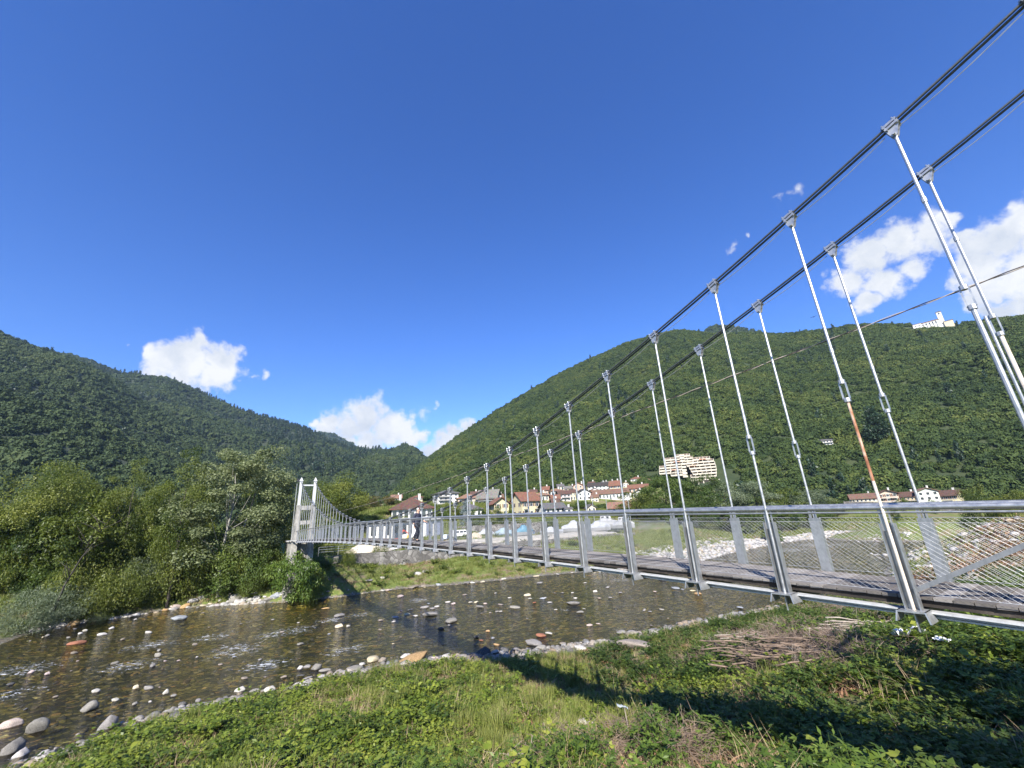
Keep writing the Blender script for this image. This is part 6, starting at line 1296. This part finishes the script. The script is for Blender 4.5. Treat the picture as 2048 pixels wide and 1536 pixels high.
spot_scatter('brushwood', 'tangled dead twigs over and behind the branch heap', 'brushwood', [(1500, 1300, 2.0, 60), (1530, 1285, 1.8, 70), (1590, 1270, 2.0, 100), (1640, 1290, 1.8, 70), (1600, 1320, 1.8, 50), (1680, 1300, 1.8, 50), (1640, 1225, 1.8, 46), (1720, 1230, 1.8, 40), (1790, 1250, 1.4, 20), (1680, 1330, 1.5, 26), (1520, 1330, 1.6, 20), (1760, 1310, 1.6, 18), (1225, 1500, 2.0, 22), (1130, 1515, 1.2, 8), (1330, 1510, 1.4, 10), (1270, 1470, 1.0, 6), (1440, 1290, 1.0, 10)], TW + TW + TWP[:1], .6, 1.2, 3, .0)
def crumpled(label, px, py, w, l, h, seed, mat, z=.05, name='plastic_sheet'):
    p = on_ground(px, py); n = 16; g = np.random.default_rng(seed); u, v = np.meshgrid(np.linspace(-1, 1, n), np.linspace(-1, 1, n)); V = np.stack([u * w / 2 + .12 * w * fbm2(u, v, 2, 2, seed), v * l / 2 + .12 * l * fbm2(u, v, 2, 2, seed + 4.), h * (.5 + .9 * fbm2(u, v, 2.6, 3, seed + 7.))], -1).reshape(-1, 3)
    o = link(name, np_mesh(name, V, grid_faces(n, n), mat)); o.location = tuple(p + UPV * z); o.rotation_euler = (.2, .1, g.random() * 6); tag(o, label, 'plastic scrap'); return o
PLAST = plain('white_plastic', (.74, .75, .76), .35, 0, .08)
crumpled('crumpled white plastic sheet in the brambles under the bridge', 1826, 1300, .9, .7, .35, 1, PLAST, .35); crumpled('smaller white plastic scrap, right of the crumpled sheet', 1893, 1312, .45, .3, .18, 2, PLAST, .4); crumpled('thin white plastic strip at the end of the crumpled sheet', 1850, 1290, .6, .3, .2, 4, PLAST, .4)
p = on_ground(1257, 1478); o = empty('marker_stick', p, 'dry stick with clear plastic scrap caught on top', 'stick'); m = MB(); m.tube([np.zeros(3), np.array([.02, 0, .4]), np.array([-.02, 0, .82])], [.018, .016, .012], 6); m.build('stick', STICK_PALE, o)
u, v = np.meshgrid(np.linspace(-1, 1, 10), np.linspace(-1, 1, 6)); V = np.stack([u * .17 - .08, v * .06, .84 + .05 * u * -1 + .05 * fbm2(u, v, 2, 2, 3.)], -1).reshape(-1, 3); link('plastic_scrap', np_mesh('plastic_scrap', V, grid_faces(6, 10), plain('clear_plastic', (.30, .33, .34), .2)), o)

# ------------------------------------------------------------------ growth on the banks
def compound(seed, stems, leaflets, L, Wd, h, spread, mat, arch=.5, five=True):
    """leafy clump: arching stems carrying fans of leaflets"""
    g = np.random.default_rng(seed); C, D, N_, LL, WW, T = [], [], [], [], [], []; sv = MB()
    for s in range(stems):
        a = 2 * math.pi * (s + g.random()) / stems; out = np.array([math.cos(a), math.sin(a), 0]); hh = h * (.55 + .6 * g.random()); sp_ = spread * (.4 + .8 * g.random()); tone = g.random(); pts = []
        for i in range(6): q = i / 5; pts.append(out * sp_ * q ** 1.2 + UPV * hh * (q - arch * q * q * .55))
        sv.tube(pts, [.008, .007, .006, .005, .004, .002], 4)
        for i in range(leaflets):
            q = .22 + .78 * (i + g.random()) / leaflets; k = min(4, int(q * 5)); b = pts[k] + (pts[k + 1] - pts[k]) * (q * 5 - k); sd = g.random() * 6.28; pet = unit(np.array([math.cos(sd), math.sin(sd), .35])); bb = b + pet * L * .6
            for j in range(5 if five else 3):
                an = (j - (2 if five else 1)) * .62 ; sid = np.cross(pet, UPV); d_ = unit(pet * math.cos(an) + sid * math.sin(an) + np.array([0, 0, -.22 + .25 * g.normal()])); C.append(bb); D.append(d_); N_.append(unit(UPV + g.normal(size=3) * .35)); l = L * (.75 + .5 * g.random()) * (1 if j == (2 if five else 1) else .82); LL.append(l); WW.append(l * Wd); T.append(.5 * tone + .5 * g.random())
    v, f = leaf_quads(np.array(C), np.array(D), np.array(N_), np.array(LL), np.array(WW)); n0 = len(v); V = v.tolist() + sv.v; F = f.tolist() + [tuple(n0 + i for i in q) for q in sv.f]
    me = bpy.data.meshes.new('leafy_clump'); me.from_pydata(V, [], F); me.materials.append(mat); a = me.attributes.new('tint', 'FLOAT', 'FACE'); a.data.foreach_set('value', np.r_[T, np.full(len(sv.f), .1)].astype(np.float32)); me.update(); return me
def tuft(seed, n, h, spread, w, mat, flop=.5):
    g = np.random.default_rng(seed); V, F, T = [], [], []
    for i in range(n):
        a = g.random() * 6.28; b = np.array([g.normal() * spread * .3, g.normal() * spread * .3, -.02]); o_ = np.array([math.cos(a), math.sin(a), 0]); s = np.array([-o_[1], o_[0], 0]) * w * .5; hh = h * (.5 + .7 * g.random()); fl = flop * (.2 + g.random()) * hh; k = len(V)
        V += [b - s, b + s, b + o_ * fl * .35 + UPV * hh * .6 + s * .7, b + o_ * fl * .35 + UPV * hh * .6 - s * .7, b + o_ * fl + UPV * hh * .98]; F += [(k, k + 1, k + 2, k + 3), (k + 3, k + 2, k + 4)]; t = g.random(); T += [t, min(1, t + .1)]
    me = bpy.data.meshes.new('tuft'); me.from_pydata([tuple(q) for q in V], [], F); me.materials.append(mat); a = me.attributes.new('tint', 'FLOAT', 'FACE'); a.data.foreach_set('value', np.array(T, np.float32)); me.update(); return me
BR = [compound(100 + i, 10, 6, .115, .60, .62, .66, LEAF_BRAM, .7, i % 2 == 0) for i in range(4)]
EL = [compound(110 + i, 8, 6, .165, .33, .95, .66, LEAF_ELDER, .5, True) for i in range(3)]
DK = [compound(115 + i, 10, 6, .12, .60, .75, .75, LEAF_DARK, .7, True) for i in range(3)]
GR = [tuft(120 + i, 60, .52, .40, .014, GRASS) for i in range(3)]; GS = [tuft(125 + i, 44, .30, .45, .018, GRASS, .8) for i in range(2)]
ST = [tuft(130 + i, 26, .50, .40, .012, STRAW, 1.3) for i in range(2)]; LT = [tuft(134 + i, 56, .13, 1.0, .06, RUSTLEAF, 3.) for i in range(2)]; LS = [tuft(137 + i, 36, .16, .8, .022, STRAW, 3.5) for i in range(2)]
GF = [tuft(140 + i, 40, .34, .8, .045, GRASS_FAR, .7) for i in range(3)]; STF = [tuft(144, 30, .30, .8, .05, STRAW, .9)]
def growth():
    g = np.random.default_rng(77); N = 90000
    x = g.uniform(-26, 46, N); y = g.uniform(4, 50, N); z = G(x, y)
    # only what the near bank carries: above the water, on this side
    nx = np.array([p[0] for p in NS]); ny = np.array([p[1] for p in NS]); ysh = np.interp(x, nx[2:] if False else np.sort(nx), ny[np.argsort(nx)])
    sx_ = np.concatenate([np.linspace(nx[i], nx[i + 1], 9)[:-1] for i in range(len(nx) - 1)]); sy_ = np.concatenate([np.linspace(ny[i], ny[i + 1], 9)[:-1] for i in range(len(nx) - 1)]); d = np.empty(N)
    for i in range(0, N, 15000): d[i:i + 15000] = np.sqrt(np.min((x[i:i + 15000, None] - sx_[None]) ** 2 + (y[i:i + 15000, None] - sy_[None]) ** 2, 1))
    ok = (z > .10) & (y < ysh + .5) & (np.hypot(x, y) > 3.0)
    # keep those in or near the view
    v = np.stack([x, y, z + .3 - CAMZ], 1); dep = v @ _d0; u = v @ _right / dep; w = v @ _up / dep; ok &= (dep > 1.5) & (np.abs(u) < 1.34) & (w > -1.06)
    dist = np.hypot(x, y); ok &= g.random(N) < np.clip(14.0 / np.maximum(dist, 9), .25, 1) ** .8 * .62 * np.clip(1.0 + 1.5 * fbm2(x, y, .75, 3, 6.), .12, 1.5)
    x, y, z, d, u, w, dist = [q[ok] for q in (x, y, z, d, u, w, dist)]; px = 1024 + u * FPX; py = 768 - w * FPX
    n1 = fbm2(x, y, .22, 3, 1.); n2 = fbm2(x, y, .5, 3, 8.); n3 = fbm2(x, y, .9, 2, 4.); r = g.random(len(x))
    kind = np.full(len(x), -1)        # 0 bramble 1 elder 2 dark 3 tall grass 4 short grass 5 straw 6 litter 7 flat straw
    left = (x < -1.5); cen = (x >= -3.0) & (x < 4.5) & (y > 14); right = x >= 4.0
    kind[:] = np.where(r < .42, 4, np.where(r < .62, 3, np.where(r < .84, 0, 5)))
    m = left & (n1 > -.28); kind[m] = np.where(r[m] < .74, 0, np.where(r[m] < .80, 2, np.where(r[m] < .94, 4, 3)))
    m = cen & (n2 > -.25); kind[m] = np.where(r[m] < .56, 3, np.where(r[m] < .84, 4, np.where(r[m] < .93, 0, 5)))
    m = right & (n1 > -.20) & (y < 24); kind[m] = np.where(r[m] < .44, 2, np.where(r[m] < .74, 0, np.where(r[m] < .86, 1, 5)))
    m = right & (y >= 24); kind[m] = np.where(r[m] < .36, 4, np.where(r[m] < .56, 5, np.where(r[m] < .78, 2, np.where(r[m] < .9, 7, 6))))
    m = (y < 15) & (np.abs(x - 1.5) < 5.5) & (n2 > -.02); kind[m] = np.where(r[m] < .42, 1, np.where(r[m] < .74, 0, np.where(r[m] < .84, 3, 5)))
    m = (y < 14.5) & (np.abs(x - 1.8) < 4.2) & (n3 > -.30) & (y > 9.0); kind[m] = np.where(r[m] < .34, 7, np.where(r[m] < .64, 6, np.where(r[m] < .82, 5, np.where(r[m] < .90, 1, -1))))
    m = (n3 > .30); kind[m] = np.where(r[m] < .3, 7, np.where(r[m] < .55, 6, np.where(r[m] < .7, 5, kind[m])))
    m = d < 2.7 + .9 * n3; kind[m] = np.where(r[m] < .16, 4, np.where(r[m] < .20, 3, np.where(r[m] < .24, 5, -1)))
    hp = on_ground(1550, 1325); m = ((x - hp[0]) ** 2 / 4.2 + (y - hp[1]) ** 2 / 1.6) < 1; kind[m] = np.where(r[m] < .2, 7, -1)
    hp = on_ground(1715, 1268); m = ((x - hp[0]) ** 2 / 5 + (y - hp[1]) ** 2 / 1.5) < 1; kind[m] = np.where(r[m] < .2, 7, -1)
    for (cx_, cy_, cr2) in ((1173, 1462, .55), (1257, 1478, .4), (1826, 1310, .8), (1893, 1318, .5), (1160, 1306, .5), (1290, 1306, 1.0)):
        hp = on_ground(cx_, cy_); m = (x - hp[0]) ** 2 + (y - hp[1]) ** 2 < cr2 ** 2; kind[m] = -1
    pth = on_ground(1120, 1430); m = (np.abs(x - pth[0] - .12 * (y - pth[1])) < .32) & (np.abs(y - pth[1]) < 3.4); kind[m] = np.where(r[m] < .3, 4, np.where(r[m] < .5, 7, -1))
    # far right slope behind the bridge
    m = (kind == 0) & (g.random(len(kind)) < .10); kind[m] = 5
    for k, nm, lb, pr, a, b in ((0, 'ground_cover', 'bright green brambles and creepers covering the near bank', BR, .65, 1.25), (1, 'ground_cover', 'large leaved elder saplings in the foreground', EL, .6, 1.15), (2, 'ground_cover', 'dark bramble thicket below the bridge', DK, .7, 1.3), (3, 'grass', 'tall green grass on the near bank', GR, .6, 1.3), (4, 'grass', 'short grass tufts on the near bank', GS, .6, 1.4), (5, 'grass', 'dry straw stems among the grass', ST, .6, 1.25), (6, 'litter', 'rust brown dead leaves and stalks on the near bank', LT, .6, 1.2), (7, 'litter', 'flattened dry stalks on the near bank', LS, .7, 1.4)):
        m = kind == k
        if k in (4, 6, 7): m = m | ((kind < 0) & False)
        s = (a + (b - a) * g.random(m.sum())) * np.where(g.random(m.sum()) < (.07 if k in (0, 3, 5) else 0), 1.5, 1); scatter(nm, lb, 'ground cover' if k < 3 else 'grass' if k < 6 else 'litter', np.c_[x[m], y[m], z[m] - .02], pr, s, .16)
growth()
def far_growth():
    g = np.random.default_rng(5); N = 60000; a = g.uniform(-.93, .95, N); r = g.uniform(40, 215, N) ; x, y = r * np.sin(a), r * np.cos(a); z = G(x, y)
    fx = np.array([p[0] for p in FS]); fy = np.array([p[1] for p in FS]); o = np.argsort(fx); ysh = np.interp(x, fx[o], fy[o]); nx = np.array([p[0] for p in NS]); ny = np.array([p[1] for p in NS]); o = np.argsort(nx); yn = np.interp(x, nx[o], ny[o])
    yard = (z > 4.75) & (z < 5.8) & (y > 88) & (y < 132) & (x > -34) & (x < 46)
    far = (y > ysh + .3); near = (y < yn - 2) & (y > 30) & (x > 25)
    bar = (x > 10) & (y < ysh + 9) & far & (z < 1.3)
    ok = (z > .25) & (far | near) & ~yard & ~bar & (g.random(N) < np.where(near, .28, 1)); x, y, z = x[ok], y[ok], z[ok]; n = len(x); dry = fbm2(x, y, .16, 3, 2.) + .25 * (z < 1.2); k = np.where(dry + .35 * (g.random(n) - .5) > .30, 1, 0)
    s = (.8 + .9 * g.random(n)) * np.clip(np.hypot(x, y) / 90, .8, 2.2)
    scatter('grass', 'rough grass covering the far bank and meadow', 'grass', np.c_[x, y, z - .03][k == 0], GF, s[k == 0], .1); scatter('grass', 'yellowed dry grass on the far bank', 'grass', np.c_[x, y, z - .03][k == 1], STF + GF[:1], s[k == 1] * .9, .1)
    m = (np.abs(x + 18) < 46) & (y < 100) & (g.random(n) < .045); q = .8 + .9 * g.random(m.sum()); scatter('ground_cover', 'leafy weeds dotted over the far bank', 'ground cover', np.c_[x, y, z][m], BR + DK, q * 1.2, .2)
far_growth()
spot_scatter('litter', 'rust brown leaf litter on the slope behind the bridge at the right', 'litter', [(1900, 1150, 5, 500), (1990, 1130, 6, 600), (2040, 1100, 6, 400), (2030, 1060, 7, 300)], LT + LS[:1], .8, 1.8, 9)
spot_scatter('grass', 'long pale grass heads at the water edge by the shadow', 'grass', [(930, 1330, 1.2, 16), (905, 1338, .8, 6)], ST, .9, 1.3, 4)

# ------------------------------------------------------------------ the man on the bridge
def person():
    t, lat = 25.5, 9.72; base = BP(t, lat, deckz(t)); f = unit(-AX * .86 + NR * .5); yaw = math.atan2(f[1], f[0]) - math.pi / 2
    o = empty('person', base, 'person in dark navy jacket and trousers with white hair walking on the footbridge', 'person', None, yaw)
    def skin(name, verts, edges, rad, mat, sub=2, parent=o):
        me = bpy.data.meshes.new(name); me.from_pydata(verts, edges, []); me.materials.append(mat); q = link(name, me, parent); md = q.modifiers.new('skin', 'SKIN'); md.use_smooth_shade = True
        for i, r in enumerate(rad): me.skin_vertices[0].data[i].radius = r if isinstance(r, tuple) else (r, r)
        me.skin_vertices[0].data[0].use_root = True; s = q.modifiers.new('sub', 'SUBSURF'); s.levels = s.render_levels = sub; return q
    skinm = plain('skin', (.52, .31, .22), .6, 0, .08); navy = plain('navy_cloth', (.028, .032, .055), .85, 0, .3, 12, bump=.2); trs = plain('navy_trousers', (.018, .021, .034), .9, 0, .25, 10); shoe = plain('black_shoe', (.015, .015, .015), .5); hair = plain('white_hair', (.74, .73, .70), .9, 0, .1, 20, bump=.4)
    # body: one skin, facing +y
    V = [(0, 0, .95), (0, .01, 1.12), (0, .02, 1.34), (0, .03, 1.46), (0, .05, 1.55), (0, .07, 1.64), (0, .07, 1.72),
         (.19, .02, 1.42), (.25, -.08, 1.16), (.25, -.02, .93), (.25, .01, .84), (-.19, .02, 1.42), (-.27, .09, 1.17), (-.24, .30, 1.05), (-.22, .37, 1.02),
         (.10, 0, .90), (.12, .20, .50), (.12, .10, .09), (.12, .22, .04), (-.10, 0, .90), (-.11, -.06, .50), (-.11, -.30, .13), (-.11, -.20, .04)]
    E = [(0, 1), (1, 2), (2, 3), (3, 4), (4, 5), (5, 6), (3, 7), (7, 8), (8, 9), (9, 10), (3, 11), (11, 12), (12, 13), (13, 14), (0, 15), (15, 16), (16, 17), (17, 18), (0, 19), (19, 20), (20, 21), (21, 22)]
    R = [(.15, .11), (.14, .10), (.16, .11), (.10, .08), .055, (.078, .095), (.07, .088), .055, .045, .035, .03, .055, .045, .035, .03, .085, .06, .042, .035, .085, .06, .042, .035]
    skin('body', V, E, R, skinm)
    skin('jacket', [(0, 0, .80), (0, .01, 1.10), (0, .02, 1.36), (0, .03, 1.47), (.20, .02, 1.42), (.265, -.08, 1.16), (.255, -.03, .96), (-.20, .02, 1.42), (-.285, .09, 1.17), (-.245, .27, 1.06)], [(0, 1), (1, 2), (2, 3), (3, 4), (4, 5), (5, 6), (3, 7), (7, 8), (8, 9)], [(.205, .145), (.20, .14), (.205, .145), (.105, .095), .085, .072, .058, .085, .072, .058], navy)
    o.scale = (1.12, 1.12, 1.08)
    skin('trousers', [(0, 0, 1.04), (.10, 0, .86), (.12, .20, .50), (.12, .10, .10), (-.10, 0, .86), (-.11, -.06, .50), (-.11, -.29, .15)], [(0, 1), (1, 2), (2, 3), (0, 4), (4, 5), (5, 6)], [(.17, .13), .125, .10, .085, .125, .10, .085], trs)
    for x, y, z, p_ in ((.12, .10, .05, 0), (-.11, -.29, .10, .6)):
        s = skin('shoe', [(x, y - .05, z), (x, y + .08, z - .01), (x, y + .19, z - .02)], [(0, 1), (1, 2)], [(.05, .055), (.05, .045), (.045, .032)], shoe)
    skin('hair', [(0, .02, 1.67), (0, .04, 1.755), (0, .10, 1.765)], [(0, 1), (1, 2)], [(.082, .07), (.082, .055), (.06, .025)], hair)
    m = MB(); m.poly([(-.014, .158, 1.63), (.014, .158, 1.63), (0, .192, 1.632), (0, .155, 1.675)], [(0, 1, 2), (1, 3, 2), (3, 0, 2)]); m.build('nose', skinm, o)
    for s in (-1, 1): m = MB(); m.box((s * .03, .152, 1.672), .022, .016, .012); m.build('eye', plain('eye_dark', (.02, .02, .02), .3), o); m = MB(); m.box((s * .083, .06, 1.65), .018, .035, .06); m.build('ear', skinm, o)
    m = MB(); m.box((0, .150, 1.598), .05, .012, .010); m.build('mouth', plain('lips', (.35, .14, .11), .6), o)
    for bx, by, bz, dx, dy, dz in ((.25, .01, .85, 0, .18, -1.), (-.22, .36, 1.02, 0, 1., -.25)):
        h = MB(); b = np.array([bx, by, bz]); dd = unit(np.array([dx, dy, dz])); sd = np.array([1, 0, 0.]); h.box(b + dd * .04, .075, .03, .09, (sd, np.cross(dd, sd), dd))
        for k in range(4): q = b + dd * .08 + sd * (-.028 + .019 * k); e = q + dd * (.035 + .008 * (k in (1, 2))) + np.array([0, .008, -.004]); h.tube([q, e, e + dd * .02 + np.array([0, .016, -.012])], [.0095, .009, .007], 6)
        q = b + dd * .03 + sd * .036; h.tube([q, q + sd * .018 + dd * .03, q + sd * .015 + dd * .055], [.011, .010, .008], 6); h.build('hand', skinm, o, True)
person()
# a bird gliding over the mountain
p = at_r(1627, 634, 120); o = empty('bird', p, 'tiny dark bird gliding in the sky above the mountain ridge', 'bird', None, .6); m = MB(); m.tube([(-.28, 0, 0), (-.1, 0, .02), (.15, 0, .02), (.3, 0, .0)], [.02, .07, .08, .02], 8)
for s in (-1, 1): m.poly([(.12, 0, .03), (-.08, 0, .03), (-.06, s * .35, .10), (-.16, s * .72, .04), (.02, s * .70, .05), (.13, s * .33, .11), (.12, 0, .015), (-.08, 0, .015), (-.06, s * .35, .085), (.13, s * .33, .095)], [(0, 1, 2, 5), (5, 2, 3, 4), (9, 8, 7, 6), (4, 3, 8, 9)])
m.poly([(-.26, 0, .01), (-.46, .09, 0), (-.46, -.09, 0), (-.3, 0, -.01)], [(0, 1, 2), (3, 2, 1), (0, 3, 1), (0, 2, 3)]); m.build('body', plain('bird_dark', (.02, .02, .022), .8), o)

# ------------------------------------------------------------------ the air of the valley
def haze():
    d = Nd('valley_haze'); pv = d.n('ShaderNodeVolumePrincipled'); pv.inputs['Color'].default_value = (.50, .70, .98, 1); pv.inputs['Density'].default_value = .000062; pv.inputs['Anisotropy'].default_value = .1
    d.L.new(pv.outputs[0], d.out.inputs['Volume']); m = MB(); zt = max(float(h_[2].max()) for h_ in HILLS.values()) + 25; m.box((0, 1400, (zt - 2) / 2), 7600, 5400, zt + 2); o = m.build('haze', d.mat); tag(o, 'thin blue air haze filling the valley', 'haze', kind='stuff')
haze()
